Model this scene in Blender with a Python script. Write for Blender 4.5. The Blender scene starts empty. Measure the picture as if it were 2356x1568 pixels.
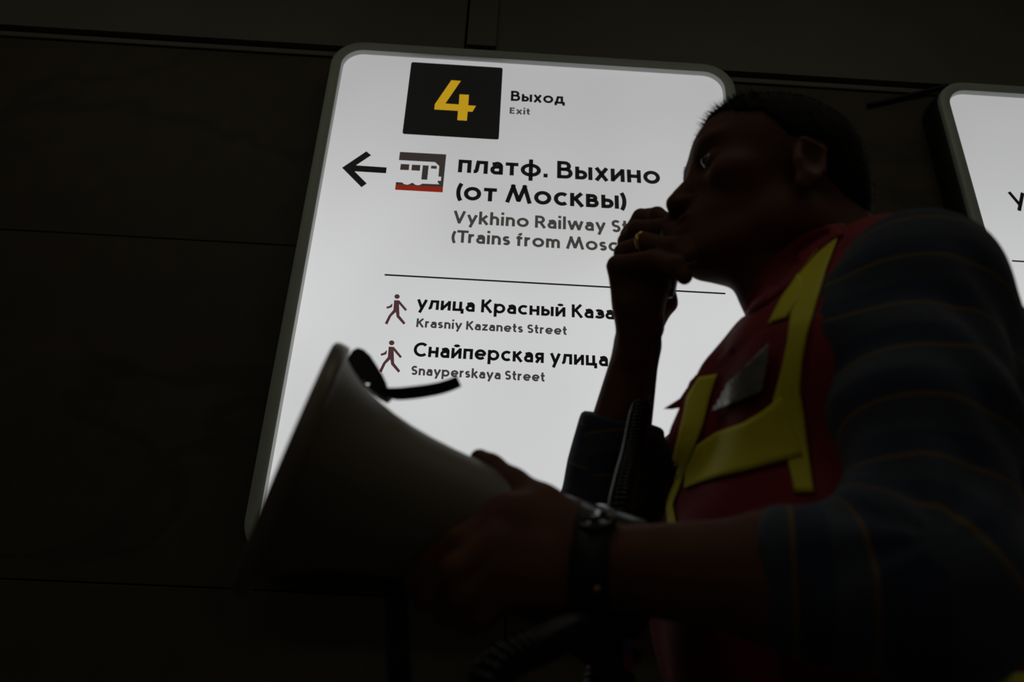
import bpy, bmesh, math, random
import numpy as np
from mathutils import Vector, Matrix
from mathutils.bvhtree import BVHTree

random.seed(4); rng = np.random.default_rng(4)
scene = bpy.context.scene
C = scene.collection

# ------------------------------------------------------------------ camera
IMG_W, IMG_H = 2356, 1568
LENS = 26.0
FPX = LENS / 36.0 * IMG_W
EYE = np.array([0.0, 0.0, 1.08])              # a photographer crouching low
PITCH, ROLL, YAW = (math.radians(a) for a in (25.15, 2.30, 1.73))
def cam_axes():
    c1, s1, cp, sp = math.cos(YAW), math.sin(YAW), math.cos(PITCH), math.sin(PITCH)
    fwd = np.array([s1*cp, c1*cp, sp]); right = np.array([c1, -s1, 0.0]); up = np.cross(right, fwd)
    c, s = math.cos(ROLL), math.sin(ROLL)
    return np.array([c*right + s*up, -s*right + c*up, fwd])
AX = cam_axes()
def P(px, py, Y):
    """world point seen at photo pixel (px,py) at distance Y in front of the camera's upright plane"""
    d = (px - IMG_W/2)/FPX*AX[0] - (py - IMG_H/2)/FPX*AX[1] + AX[2]
    return EYE + d*(Y/d[1])
cam_data = bpy.data.cameras.new('camera')
cam = bpy.data.objects.new('camera', cam_data); C.objects.link(cam)
cam_data.lens = LENS; cam_data.sensor_width = 36.0; cam_data.clip_start = 0.02
m4 = Matrix.Identity(4)
for i in range(3):
    m4[i][0], m4[i][1], m4[i][2], m4[i][3] = AX[0][i], AX[1][i], -AX[2][i], EYE[i]
cam.matrix_world = m4
cam_data.dof.use_dof = True; cam_data.dof.focus_distance = 1.42; cam_data.dof.aperture_fstop = 4.2
scene.camera = cam

# ------------------------------------------------------------------ world, exposure
world = bpy.data.worlds.new('dim_hall_air'); scene.world = world; world.use_nodes = True
bg = world.node_tree.nodes['Background']
bg.inputs[0].default_value = (1.0, 0.93, 0.78, 1); bg.inputs[1].default_value = 0.014
scene.view_settings.view_transform = 'Standard'; scene.view_settings.look = 'None'
scene.view_settings.exposure = 0.0; scene.view_settings.gamma = 1.0
scene.view_settings.use_curve_mapping = False
LAMP_RADIANCE = 1.40          # ceiling lamps of the hall, far below the exposure set for the lit signs
SIGN_RADIANCE = 0.57

# ------------------------------------------------------------------ helpers
def new_mat(name, color, rough=0.6, metal=0.0, spec=0.5, vary=0.0, scale=8.0, bump=0.0, bump_scale=60.0,
            emit=None, emit_strength=0.0):
    m = bpy.data.materials.new(name); m.use_nodes = True
    nt = m.node_tree; b = nt.nodes['Principled BSDF']
    b.inputs['Base Color'].default_value = (*color, 1); b.inputs['Roughness'].default_value = rough
    b.inputs['Metallic'].default_value = metal; b.inputs['Specular IOR Level'].default_value = spec
    tc = nt.nodes.new('ShaderNodeTexCoord')
    if vary > 0:
        n = nt.nodes.new('ShaderNodeTexNoise'); n.inputs['Scale'].default_value = scale; n.inputs['Detail'].default_value = 5
        r = nt.nodes.new('ShaderNodeValToRGB')
        r.color_ramp.elements[0].position = 0.3; r.color_ramp.elements[1].position = 0.7
        r.color_ramp.elements[0].color = (*[c*(1-vary) for c in color], 1)
        r.color_ramp.elements[1].color = (*[min(1, c*(1+vary)) for c in color], 1)
        nt.links.new(tc.outputs['Object'], n.inputs['Vector']); nt.links.new(n.outputs['Fac'], r.inputs['Fac'])
        nt.links.new(r.outputs['Color'], b.inputs['Base Color'])
    if bump > 0:
        n2 = nt.nodes.new('ShaderNodeTexNoise'); n2.inputs['Scale'].default_value = bump_scale; n2.inputs['Detail'].default_value = 4
        bp = nt.nodes.new('ShaderNodeBump'); bp.inputs['Strength'].default_value = bump; bp.inputs['Distance'].default_value = 0.004
        nt.links.new(tc.outputs['Object'], n2.inputs['Vector']); nt.links.new(n2.outputs['Fac'], bp.inputs['Height'])
        nt.links.new(bp.outputs['Normal'], b.inputs['Normal'])
    if emit is not None:
        b.inputs['Emission Color'].default_value = (*emit, 1); b.inputs['Emission Strength'].default_value = emit_strength
    return m

def base_of(parent):
    o = np.zeros(3)
    while parent is not None:
        o = o + np.array(parent.location); parent = parent.parent
    return o

def mesh_obj(name, verts, faces, mat, parent=None, smooth=True, loc=None, mats=None, face_mats=None):
    """verts in world metres; stored relative to loc (top level) or to the parent's base"""
    verts = np.asarray(verts, dtype=float)
    me = bpy.data.meshes.new(name)
    if parent is not None: off = base_of(parent)
    elif loc is not None: off = np.asarray(loc, float)
    else: off = np.zeros(3)
    me.from_pydata((verts - off).tolist(), [], [tuple(int(i) for i in f) for f in faces] if not isinstance(faces, list) else faces)
    for mm in (mats or [mat]): me.materials.append(mm)
    if face_mats is not None: me.polygons.foreach_set('material_index', np.asarray(face_mats, dtype=np.int32))
    if smooth: me.polygons.foreach_set('use_smooth', np.ones(len(me.polygons), dtype=bool))
    me.update()
    o = bpy.data.objects.new(name, me); C.objects.link(o)
    if parent is not None: o.parent = parent
    elif loc is not None: o.location = tuple(off)
    return o

def thing(name, label, cat, loc, group=None):
    o = bpy.data.objects.new(name, None); C.objects.link(o)
    o.location = tuple(float(v) for v in loc); o.empty_display_size = 0.1
    o['label'] = label; o['category'] = cat
    if group: o['group'] = group
    return o
def tag(o, label, cat, group=None):
    o['label'] = label; o['category'] = cat
    if group: o['group'] = group
    return o
def structure(o):
    o['kind'] = 'structure'; return o

def box_vf(x0, x1, y0, y1, z0, z1, bevel=0.0):
    if bevel <= 0:
        v = [(x, y, z) for x in (x0, x1) for y in (y0, y1) for z in (z0, z1)]
        f = [(0,1,3,2), (4,6,7,5), (0,4,5,1), (2,3,7,6), (0,2,6,4), (1,5,7,3)]
        return v, f
    bm = bmesh.new(); bmesh.ops.create_cube(bm, size=1)
    for w in bm.verts:
        w.co = Vector(((x0+x1)/2 + w.co.x*(x1-x0), (y0+y1)/2 + w.co.y*(y1-y0), (z0+z1)/2 + w.co.z*(z1-z0)))
    bmesh.ops.bevel(bm, geom=list(bm.edges), offset=bevel, segments=2, profile=0.5, affect='EDGES')
    bm.verts.ensure_lookup_table()
    v = [tuple(w.co) for w in bm.verts]; f = [tuple(w.index for w in g.verts) for g in bm.faces]; bm.free()
    return v, f

def tube_vf(path, r, n=12, closed=False, cap=True):
    """tube along a path; r a number or one radius per point"""
    path = np.asarray(path, float); k = len(path)
    rr = np.full(k, r) if np.isscalar(r) else np.asarray(r, float)
    tan = np.gradient(path, axis=0)
    if closed: tan = np.roll(path, -1, 0) - np.roll(path, 1, 0)
    tan /= np.linalg.norm(tan, axis=1)[:, None] + 1e-12
    ref = np.array([0, 0, 1.0]) if abs(tan[0][2]) < 0.9 else np.array([1.0, 0, 0])
    nrm = np.cross(tan[0], ref); nrm /= np.linalg.norm(nrm)
    V = []
    for i in range(k):
        nrm = nrm - tan[i]*(nrm @ tan[i]); nrm /= np.linalg.norm(nrm) + 1e-12
        bi = np.cross(tan[i], nrm)
        for j in range(n):
            t = 2*math.pi*j/n
            V.append(path[i] + rr[i]*(math.cos(t)*nrm + math.sin(t)*bi))
    F = []
    for i in range(k if closed else k-1):
        for j in range(n):
            a, b = i*n + j, i*n + (j+1) % n
            c, d = ((i+1) % k)*n + (j+1) % n, ((i+1) % k)*n + j
            F.append((a, b, c, d))
    if cap and not closed:
        F.append(tuple(range(n-1, -1, -1))); F.append(tuple((k-1)*n + j for j in range(n)))
    return V, F

def catmull(pts, per=8):
    pts = np.asarray(pts, float); out = []
    p = np.vstack([2*pts[0]-pts[1], pts, 2*pts[-1]-pts[-2]])
    for i in range(1, len(p)-2):
        for t in np.linspace(0, 1, per, endpoint=False):
            out.append(0.5*((2*p[i]) + (-p[i-1]+p[i+1])*t + (2*p[i-1]-5*p[i]+4*p[i+1]-p[i+2])*t*t
                            + (-p[i-1]+3*p[i]-3*p[i+1]+p[i+2])*t**3))
    out.append(pts[-1]); return np.array(out)

def join_vf(parts):
    V, F = [], []
    for v, f in parts:
        o = len(V); V += [tuple(p) for p in v]; F += [tuple(i+o for i in q) for q in f]
    return V, F

# ------------------------------------------------------------------ the hall
Y_FACE, Y_WALL = 1.55, 1.64       # front of the light boxes, front of the marble
Z0 = EYE[2]
def marble_mat(name, base, vein):
    m = bpy.data.materials.new(name); m.use_nodes = True
    nt = m.node_tree; b = nt.nodes['Principled BSDF']; L = nt.links
    b.inputs['Roughness'].default_value = 0.58; b.inputs['Specular IOR Level'].default_value = 0.3
    tc = nt.nodes.new('ShaderNodeTexCoord')
    n1 = nt.nodes.new('ShaderNodeTexNoise'); n1.inputs['Scale'].default_value = 0.7; n1.inputs['Detail'].default_value = 4; n1.inputs['Distortion'].default_value = 0.7
    mp = nt.nodes.new('ShaderNodeMapping'); mp.inputs['Rotation'].default_value = (0, math.radians(35), 0); mp.inputs['Scale'].default_value = (1, 1, 2.2)
    L.new(tc.outputs['Object'], mp.inputs['Vector']); L.new(mp.outputs['Vector'], n1.inputs['Vector'])
    r = nt.nodes.new('ShaderNodeValToRGB'); e = r.color_ramp.elements
    e[0].position = 0.36; e[0].color = (*[c*0.9 for c in base], 1); e[1].position = 0.62; e[1].color = (*base, 1)
    for pos, col in ((0.475, base), (0.495, vein), (0.515, base)):
        q = r.color_ramp.elements.new(pos); q.color = (*col, 1)
    L.new(n1.outputs['Fac'], r.inputs['Fac'])
    n2 = nt.nodes.new('ShaderNodeTexNoise'); n2.inputs['Scale'].default_value = 14; n2.inputs['Detail'].default_value = 5
    L.new(tc.outputs['Object'], n2.inputs['Vector'])
    mx = nt.nodes.new('ShaderNodeMixRGB'); mx.blend_type = 'OVERLAY'; mx.inputs['Fac'].default_value = 0.25
    L.new(r.outputs['Color'], mx.inputs['Color1']); L.new(n2.outputs['Fac'], mx.inputs['Color2'])
    L.new(mx.outputs['Color'], b.inputs['Base Color'])
    return m
M_marble = marble_mat('brown_grey_marble', (0.076, 0.062, 0.040), (0.050, 0.043, 0.031))
M_frieze = new_mat('painted_frieze', (0.155, 0.142, 0.108), 0.6, vary=0.10, scale=2.5, bump=0.12)
M_joint = new_mat('dark_joint_mortar', (0.06, 0.054, 0.042), 0.9)
M_floor = new_mat('grey_granite_floor', (0.10, 0.095, 0.085), 0.45, vary=0.35, scale=30)
M_ceil = new_mat('ceiling_plaster', (0.22, 0.21, 0.18), 0.85, vary=0.08)

HX = 4.2; YB = -4.6; ZC = 3.55
wall = structure(mesh_obj('wall_back', *box_vf(-HX, HX, Y_WALL+0.03, Y_WALL+0.22, 0, ZC), M_joint, smooth=False))
floor = structure(mesh_obj('floor', *box_vf(-HX, HX, YB, Y_WALL+0.22, -0.12, 0), M_floor, smooth=False))
ceiling = structure(mesh_obj('ceiling', *box_vf(-HX, HX, YB, Y_WALL+0.22, ZC, ZC+0.1), M_ceil, smooth=False))
# marble slabs: courses between the joints that show left of the sign
courses = [(0.10, 0.4155), (0.4185, 1.2455), (1.2485, 2.0855), (2.0885, 2.735)]
xcuts = [-4.2, -2.95, -1.62, 0.06, 1.52, 2.9, 4.2]
for zi, (z0, z1) in enumerate(courses):
    for x0, x1 in zip(xcuts[:-1], xcuts[1:]):
        proud = random.uniform(-0.0012, 0.0012)
        mesh_obj('marble_panel', *box_vf(x0+0.002, x1-0.002, Y_WALL+proud, Y_WALL+0.032, z0, z1, 0.0015), M_marble, wall, smooth=False)
# frieze boards above the shadow gap and the narrow cover strip between two of them
fr = [-4.2, -2.2, -0.125, 2.05, 4.2]
for x0, x1 in zip(fr[:-1], fr[1:]):
    mesh_obj('frieze_panel', *box_vf(x0+0.003, x1-0.003, Y_WALL-0.012, Y_WALL+0.032, 2.774, ZC, 0.002), M_frieze, wall, smooth=False)
mesh_obj('cover_strip', *box_vf(-0.121, -0.034, Y_WALL-0.024, Y_WALL-0.0115, 2.80, ZC, 0.002), M_frieze, wall, smooth=False)
trim = structure(mesh_obj('trim_1', *box_vf(-HX, HX, Y_WALL-0.006, Y_WALL+0.032, 2.738, 2.757, 0.003), M_frieze, smooth=False))
base = structure(mesh_obj('baseboard_back', *box_vf(-HX, HX, Y_WALL-0.012, Y_WALL+0.0305, 0.0, 0.098, 0.004), M_floor, smooth=False))
# floor slabs
M_joint2 = M_joint

# ceiling lamps of the hall (out of frame)
M_lamp_case = new_mat('lamp_case', (0.5, 0.5, 0.48), 0.5)
M_lamp_glow = new_mat('lamp_diffuser', (0.8, 0.8, 0.75), 0.6, emit=(1.0, 0.92, 0.74), emit_strength=LAMP_RADIANCE)
for i, (lx, ly, where) in enumerate(((-1.3, 0.25, 'nearer the signs, to the left'), (1.0, 0.25, 'nearer the signs, to the right'), (-1.3, -2.6, 'farther from the signs, to the left'), (1.0, -2.6, 'farther from the signs, to the right'))):
    t = thing('ceiling_lamp', 'long white ceiling lamp ' + where, 'lamp', (lx, ly, ZC), 'ceiling lamps of the hall')
    mesh_obj('lamp_case', *box_vf(lx-0.75, lx+0.75, ly-0.16, ly+0.16, ZC-0.05, ZC, 0.006), M_lamp_case, t, smooth=False)
    mesh_obj('diffuser', *box_vf(lx-0.72, lx+0.72, ly-0.13, ly+0.13, ZC-0.058, ZC-0.049), M_lamp_glow, t, smooth=False)

# ------------------------------------------------------------------ light box signs
M_housing = new_mat('black_sign_housing', (0.012, 0.012, 0.010), 0.55)
M_bezel = new_mat('grey_sign_bezel', (0.50, 0.57, 0.49), 0.45, vary=0.05, bump=0.05)
M_lip = new_mat('white_inner_lip', (0.8, 0.82, 0.78), 0.45)
def panel_mat(name, u0, u1, w0, w1, dim):
    """backlit acrylic: uneven backlight is put into the emission, dimmer towards the top"""
    m = bpy.data.materials.new(name); m.use_nodes = True
    nt = m.node_tree; b = nt.nodes['Principled BSDF']; L = nt.links
    b.inputs['Base Color'].default_value = (0.35, 0.35, 0.35, 1); b.inputs['Roughness'].default_value = 0.35
    tc = nt.nodes.new('ShaderNodeTexCoord'); sp = nt.nodes.new('ShaderNodeSeparateXYZ'); L.new(tc.outputs['Object'], sp.inputs[0])
    def mr(src, a, b_, c, d):
        n = nt.nodes.new('ShaderNodeMapRange'); n.interpolation_type = 'SMOOTHERSTEP'
        n.inputs['From Min'].default_value = a; n.inputs['From Max'].default_value = b_
        n.inputs['To Min'].default_value = c; n.inputs['To Max'].default_value = d; L.new(src, n.inputs['Value']); return n.outputs[0]
    top = mr(sp.outputs['Z'], w0 + (w1-w0)*0.25, w1+0.05, 1.06, dim)  # backlight falloff painted into the emission, weaker towards the top
    n = nt.nodes.new('ShaderNodeTexNoise'); n.inputs['Scale'].default_value = 1.7; n.inputs['Detail'].default_value = 1; L.new(tc.outputs['Object'], n.inputs['Vector'])
    nz = mr(n.outputs['Fac'], 0.3, 0.7, 0.93, 1.05)
    mu = nt.nodes.new('ShaderNodeMath'); mu.operation = 'MULTIPLY'; L.new(top, mu.inputs[0]); L.new(nz, mu.inputs[1])
    mu2 = nt.nodes.new('ShaderNodeMath'); mu2.operation = 'MULTIPLY'; L.new(mu.outputs[0], mu2.inputs[0]); mu2.inputs[1].default_value = SIGN_RADIANCE
    b.inputs['Emission Color'].default_value = (0.985, 0.995, 1.0, 1); L.new(mu2.outputs[0], b.inputs['Emission Strength'])
    return m

def rrect(u0, u1, w0, w1, r, n=10):
    pts = []
    for cx, cz, a0 in ((u1-r, w1-r, 0), (u0+r, w1-r, 90), (u0+r, w0+r, 180), (u1-r, w0+r, 270)):
        for k in range(n+1):
            t = math.radians(a0 + 90*k/n); pts.append((cx + r*math.cos(t), cz + r*math.sin(t)))
    return pts
def rings_vf(rings, cap_first=False, cap_last=False):
    n = len(rings[0]); V = [p for r in rings for p in r]; F = []
    for i in range(len(rings)-1):
        for j in range(n):
            F.append((i*n+j, i*n+(j+1) % n, (i+1)*n+(j+1) % n, (i+1)*n+j))
    if cap_first: F.append(tuple(range(n)))
    if cap_last: F.append(tuple((len(rings)-1)*n + j for j in range(n-1, -1, -1)))
    return V, F

Y_PANEL = Y_FACE + 0.016
def light_box(u0, u1, w0, w1, label):
    w0 += Z0; w1 += Z0
    t = thing('lightbox_sign', label, 'sign', ((u0+u1)/2, Y_WALL, w0), 'backlit direction signs on the marble wall')
    def ring(d, y, r): return [(a, y, b) for a, b in rrect(u0+d, u1-d, w0+d, w1-d, r)]
    # dark housing from the wall to just behind the bezel, a slim black edge around it
    mesh_obj('housing', *rings_vf([ring(0.0, Y_WALL+0.001, 0.088), ring(-0.004, Y_WALL-0.01, 0.092), ring(-0.004, Y_FACE+0.014, 0.092), ring(0.004, Y_FACE+0.010, 0.084)], True, False), M_housing, t)
    mesh_obj('bezel', *rings_vf([ring(0.0, Y_FACE+0.012, 0.088), ring(0.001, Y_FACE+0.003, 0.087), ring(0.004, Y_FACE, 0.084), ring(0.026, Y_FACE+0.001, 0.062), ring(0.030, Y_FACE+0.003, 0.058)]), M_bezel, t)
    lip = [ring(0.030, Y_FACE+0.003, 0.058), ring(0.0320, Y_FACE+0.010, 0.056), ring(0.0330, Y_PANEL, 0.055)]
    mesh_obj('inner_lip', *rings_vf(lip), M_lip, t)
    pr = ring(0.0325, Y_PANEL, 0.0555)
    mesh_obj('light_panel', pr, [tuple(range(len(pr)))], panel_mat('backlit_acrylic', 0, 0, 0, w1-w0, 0.70), t, smooth=False)
    return t
sign = light_box(-0.4877, 0.6472, 0.208, 1.636, 'large backlit exit sign with a yellow number and arrow, behind the megaphone')
sign2 = light_box(1.231, 2.366, 0.208, 1.628, 'backlit sign at the right edge, cut off by the frame behind the shoulder')

M_ink = new_mat('black_print', (0.004, 0.004, 0.004), 0.5, emit=(1, 1, 1), emit_strength=0.0035)
M_grey_ink = new_mat('grey_print', (0.03, 0.027, 0.025), 0.5, emit=(1, 0.92, 0.85), emit_strength=0.043)
M_yellow_ink = new_mat('yellow_print', (0.4, 0.25, 0.01), 0.5, emit=(0.445, 0.262, 0.009), emit_strength=1.0)
M_red_ink = new_mat('red_print', (0.2, 0.02, 0.01), 0.5, emit=(0.19, 0.014, 0.007), emit_strength=1.0)
M_brown_ink = new_mat('brown_print', (0.05, 0.02, 0.02), 0.5, emit=(0.064, 0.026, 0.03), emit_strength=1.0)
M_char_ink = new_mat('charcoal_print', (0.03, 0.026, 0.024), 0.5, emit=(0.031, 0.024, 0.022), emit_strength=1.0)
Y_INK = Y_PANEL - 0.0006
def S(px, py, Y=Y_PANEL):
    p = P(px, py, Y); return np.array([p[0], p[2]])
def flat(name, polys, mat, parent, y=Y_INK):
    """flat print on the panel: polygons in (u, w) of the sign plane"""
    V, F = [], []
    for poly in polys:
        F.append(tuple(range(len(V), len(V)+len(poly)))); V += [(u, y, w) for u, w in poly]
    o = mesh_obj(name, V, F, mat, parent, smooth=False)
    bm = bmesh.new(); bm.from_mesh(o.data)
    bmesh.ops.triangulate(bm, faces=[f for f in bm.faces if len(f.verts) > 4])
    bm.to_mesh(o.data); bm.free(); return o

# stroke lettering: each glyph is a set of pen strokes in units of the capital height
XH = 0.735
def arc(cx, cy, rx, ry, a0, a1, n=14):
    return [(cx + rx*math.cos(math.radians(a0 + (a1-a0)*k/n)), cy + ry*math.sin(math.radians(a0 + (a1-a0)*k/n))) for k in range(n+1)]
def glyph(ch, w):
    h = w/2; X = XH
    oval = lambda wd, hh: arc(wd/2, hh/2, wd/2-h, hh/2-h+0.008, 0, 360, 28)
    def bowl(x, xr, y0, y1):      # D-shaped bowl from a stem at x
        ry = (y1-y0)/2; rx = min(ry*1.1, xr-x)
        return [(x, y1)] + arc(xr-rx, (y0+y1)/2, rx, ry, 90, -90, 12) + [(x, y0)]
    if ch in 'оo': return [oval(0.80, X)], 0.80
    if ch in 'сc': return [arc(0.38, X/2, 0.38-h, X/2-h+0.008, 48, 312, 22)], 0.64
    if ch in 'еe': return [arc(0.38, X/2, 0.38-h, X/2-h+0.008, 0, 318, 24), [(0.06, X/2-0.01), (0.76-h+0.02, X/2-0.01)]], 0.74
    if ch in 'аa':
        r = 0.60-h
        return [[(0.09, X*0.80)] + arc(0.33, X-h-0.19, r-0.33, 0.19, 125, 0, 8) + [(r, 0)],
                [(r, X*0.60)] + arc(0.27, X*0.30+h*0.42, 0.27-h, X*0.30-h*0.52, 90, 270, 10) + arc(0.36, 0.2, r-0.36, 0.2-h, 270, 350, 5)], 0.60
    if ch == 'п': return [[(h, 0), (h, X-h), (0.62-h, X-h), (0.62-h, 0)]], 0.62
    if ch == 'л': return [[(0.0, h)] + arc(0.04, 0.2, 0.10, 0.2-h, 270, 350, 5) + [(0.20, X-h), (0.66-h, X-h), (0.66-h, 0)]], 0.66
    if ch == 'т': return [[(0.0, X-h), (0.60, X-h)], [(0.30, 0), (0.30, X-h)]], 0.60
    if ch == 'ф': return [arc(0.48, X/2, 0.48-h, X/2-h+0.008, 0, 360, 28), [(0.48, -0.24), (0.48, X+0.25)]], 0.96
    if ch == '.': return [[(h*1.1, 0), (h*1.1, w*1.1)]], w*1.2
    if ch in 'ВB': return [[(h, 0), (h, 1)], bowl(h, 0.66-h, 0.53, 1-h), bowl(h, 0.74-h, h, 0.53)], 0.74
    if ch == 'в': return [[(h, 0), (h, X)], bowl(h, 0.54-h, 0.39, X-h), bowl(h, 0.60-h, h, 0.39)], 0.60
    if ch == 'ы': return [[(h, 0), (h, X)], bowl(h, 0.58-h, h, 0.44), [(0.82-h, 0), (0.82-h, X)]], 0.82
    if ch in 'хx': return [[(0.07, 0), (0.57, X)], [(0.07, X), (0.57, 0)]], 0.64
    if ch in 'ий':
        g = [[(h, 0), (h, X)], [(0.66-h, 0), (0.66-h, X)], [(h, h*0.9), (0.66-h, X-h*0.9)]]
        if ch == 'й': g.append(arc(0.33, 1.0, 0.15, 0.11, 200, 340, 8))
        return g, 0.66
    if ch == 'н': return [[(h, 0), (h, X)], [(0.66-h, 0), (0.66-h, X)], [(h, X/2), (0.66-h, X/2)]], 0.66
    if ch == 'д': return [[(0.0, h), (0.78, h)], [(0.14, h), (0.25, X-h), (0.66-h, X-h), (0.66-h, h)], [(h*0.8, h*1.5), (h*0.8, -0.17)], [(0.78-h*0.8, h*1.5), (0.78-h*0.8, -0.17)]], 0.78
    if ch == '(': return [arc(0.62, 0.42, 0.62-h, 0.72, 139, 221, 14)], 0.24
    if ch == ')': return [arc(-0.38, 0.42, 0.62-h, 0.72, 41, -41, 14)], 0.24
    if ch in 'МM': return [[(0.08, 0), (0.36, 1)], [(0.30, 1), (0.60, 0.10)], [(0.60, 0.10), (0.90, 1)], [(0.84, 1), (1.12, 0)], [(0.28, 1-h*0.8), (0.38, 1-h*0.8)], [(0.82, 1-h*0.8), (0.92, 1-h*0.8)], [(0.53, 0.16), (0.67, 0.16)]], 1.20
    if ch in 'кk':
        return [[(h, 0), (h, X if ch == 'к' else 1.05)], [(0.54, X), (h+0.06, X*0.48)], [(h+0.16, X*0.56), (0.58, 0)]], 0.62
    if ch in 'уy': return [[(0.07, X), (0.34, 0.06)], [(0.60, X), (0.21, -0.27)]], 0.66
    if ch == 'ц': return [[(h, X), (h, h), (0.74, h), ], [(0.62-h, h), (0.62-h, X)], [(0.74-h, h), (0.74-h, -0.18)]], 0.74
    if ch == 'К' or ch == 'K': return [[(h, 0), (h, 1)], [(0.62, 1), (h+0.06, 0.46)], [(h+0.17, 0.56), (0.67, 0)]], 0.72
    if ch in 'рp': return [[(h, -0.28), (h, X)], arc(0.37, X/2, 0.38-h, X/2-h+0.008, 0, 360, 24)], 0.75
    if ch == 'з': return [arc(0.26, X-h-0.155, 0.22, 0.155, 145, -90, 12) + [(0.18, X-h-0.31)], [(0.2, X-h-0.31)] + arc(0.26, h+0.165, 0.26, 0.165, 90, -150, 12)], 0.56
    if ch == 'С' or ch == 'C': return [arc(0.5, 0.5, 0.5-h, 0.5-h+0.008, 46, 314, 26)], 0.84
    if ch == 'я': return [[(0.58-h, 0), (0.58-h, X), ], [(0.58-h, X-h)] + arc(0.24, X-h-0.155, 0.24-h, 0.155, 90, 270, 10) + [(0.58-h, X-h-0.31)], [(0.30, X-h-0.31), (0.09, 0)]], 0.58
    if ch == 'У': return [[(0.07, 1), (0.40, 0.33)], [(0.72, 1), (0.28, 0)]], 0.78
    if ch == 'E': return [[(0.52, 1-h), (h, 1-h), (h, h), (0.53, h)], [(h, 0.52), (0.48, 0.52)]], 0.56
    if ch == 'i': return [[(h, 0), (h, X)], [(h, 0.88), (h, 0.88+w)]], w
    if ch == 'l': return [[(h, 0), (h, 1.05)]], w
    if ch == 't': return [[(0.17, 0.98), (0.17, 0.22)] + arc(0.33, 0.22, 0.16, 0.22-h, 180, 285, 6), [(0.0, X-h), (0.38, X-h)]], 0.40
    if ch == 'V': return [[(0.08, 1), (0.42, 0)], [(0.38, 0), (0.72, 1)]], 0.80
    if ch in 'hn': return [[(h, 0), (h, 1.05 if ch == 'h' else X)], arc(0.31, X*0.58, 0.31-h, X-h-X*0.58, 180, 0, 12) + [(0.62-h, 0)]], 0.62
    if ch == 'm': return [[(h, 0), (h, X)], arc(0.28, X*0.6, 0.28-h, X-h-X*0.6, 180, 0, 10) + [(0.56-h, 0)], arc(0.76-h, X*0.6, 0.28-h, X-h-X*0.6, 180, 0, 10) + [(1.04-2*h, 0)]], 1.04-h
    if ch == 'r': return [[(h, 0), (h, X)], arc(0.32, X*0.55, 0.32-h, X-h-X*0.55, 180, 75, 8)], 0.42
    if ch == 'R': return [[(h, 0), (h, 1)], bowl(h, 0.66-h, 0.46, 1-h), [(0.36, 0.46), (0.66, 0)]], 0.72
    if ch == 'w': return [[(0.07, X), (0.30, 0)], [(0.27, 0), (0.53, X)], [(0.51, X), (0.77, 0)], [(0.74, 0), (0.97, X)]], 1.04
    if ch == 'T': return [[(0.0, 1-h), (0.76, 1-h)], [(0.38, 0), (0.38, 1-h)]], 0.64
    if ch in 'Ss':
        q = 1.0 if ch == 'S' else X; wd = 0.60 if ch == 'S' else 0.50; a = (q-w)/4
        return [arc(wd/2, q-h-a, wd/2-h, a, 30, 262, 12) + arc(wd/2, h+a, wd/2-h, a, 82, -155, 12)], wd
    if ch == 'f': return [[(0.17, 0), (0.17, 0.82)] + arc(0.34, 0.82, 0.17, 1.06-h-0.82, 180, 80, 6), [(0.0, X-h), (0.40, X-h)]], 0.42
    if ch == 'z': return [[(0.02, X-h), (0.54, X-h)], [(0.48, X-h*0.6), (0.08, h*0.6)], [(0.02, h), (0.56, h)]], 0.56
    if ch == 'u': return [[(h, X)] + arc(0.31, X*0.42, 0.31-h, X*0.42-h, 180, 360, 12), [(0.62-h, 0), (0.62-h, X)]], 0.62
    return [], 0.30
def stroke_poly(pts, w):
    pts = [np.array(p, float) for p in pts]; closed = np.linalg.norm(pts[0]-pts[-1]) < 1e-6 and len(pts) > 3
    if closed: pts = pts[:-1]
    n = len(pts); Lf, Rt = [], []
    for i in range(n):
        d1 = (pts[i]-pts[i-1]) if (i > 0 or closed) else (pts[1]-pts[0])
        d2 = (pts[(i+1) % n]-pts[i]) if (i < n-1 or closed) else (pts[-1]-pts[-2])
        d1 = d1/np.linalg.norm(d1); d2 = d2/np.linalg.norm(d2)
        n1 = np.array([-d1[1], d1[0]]); n2 = np.array([-d2[1], d2[0]])
        m = n1+n2; l = np.linalg.norm(m); m = m/l if l > 1e-6 else n1
        k = min(1.0/max(m @ n1, 0.2), 1.75)
        Lf.append(pts[i] + m*w/2*k); Rt.append(pts[i] - m*w/2*k)
    quads = [[Lf[i], Rt[i], Rt[(i+1) % n], Lf[(i+1) % n]] for i in range(n if closed else n-1)]
    return quads
def lay_text(text, w, track):
    quads, x, ends, word, words = [], 0.0, [], 0, []
    for ch in text:
        if ch == ' ': x += 0.30; ends.append(x); word += 1; continue
        st, adv = glyph(ch, w)
        for s in st:
            nq = [[(p[0]+x, p[1]) for p in q] for q in stroke_poly(s, w)]; quads += nq; words += [word]*len(nq)
        ends.append(x+adv); x += adv + track
    return quads, ends, words
def text_line(parent, text, upto, pl, pr, cap_px, w, mat, track=0.115):
    """pl / pr: photo pixels of the baseline at the left of the line and at the right end of its first `upto` letters"""
    a, b = S(*pl), S(*pr); top = S(*cap_px); cap = top[1] - (a[1] + (b[1]-a[1])*(top[0]-a[0])/(b[0]-a[0]))
    quads, ends, words = lay_text(text, w, track)
    sx = (b[0]-a[0])/ends[upto-1]; z = (a[1]+b[1])/2
    for k in range(max(words)+1):
        flat('printed_word', [[(a[0]+q[0]*sx, z+q[1]*cap) for q in quad] for quad, wi in zip(quads, words) if wi == k], mat, parent)

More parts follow.
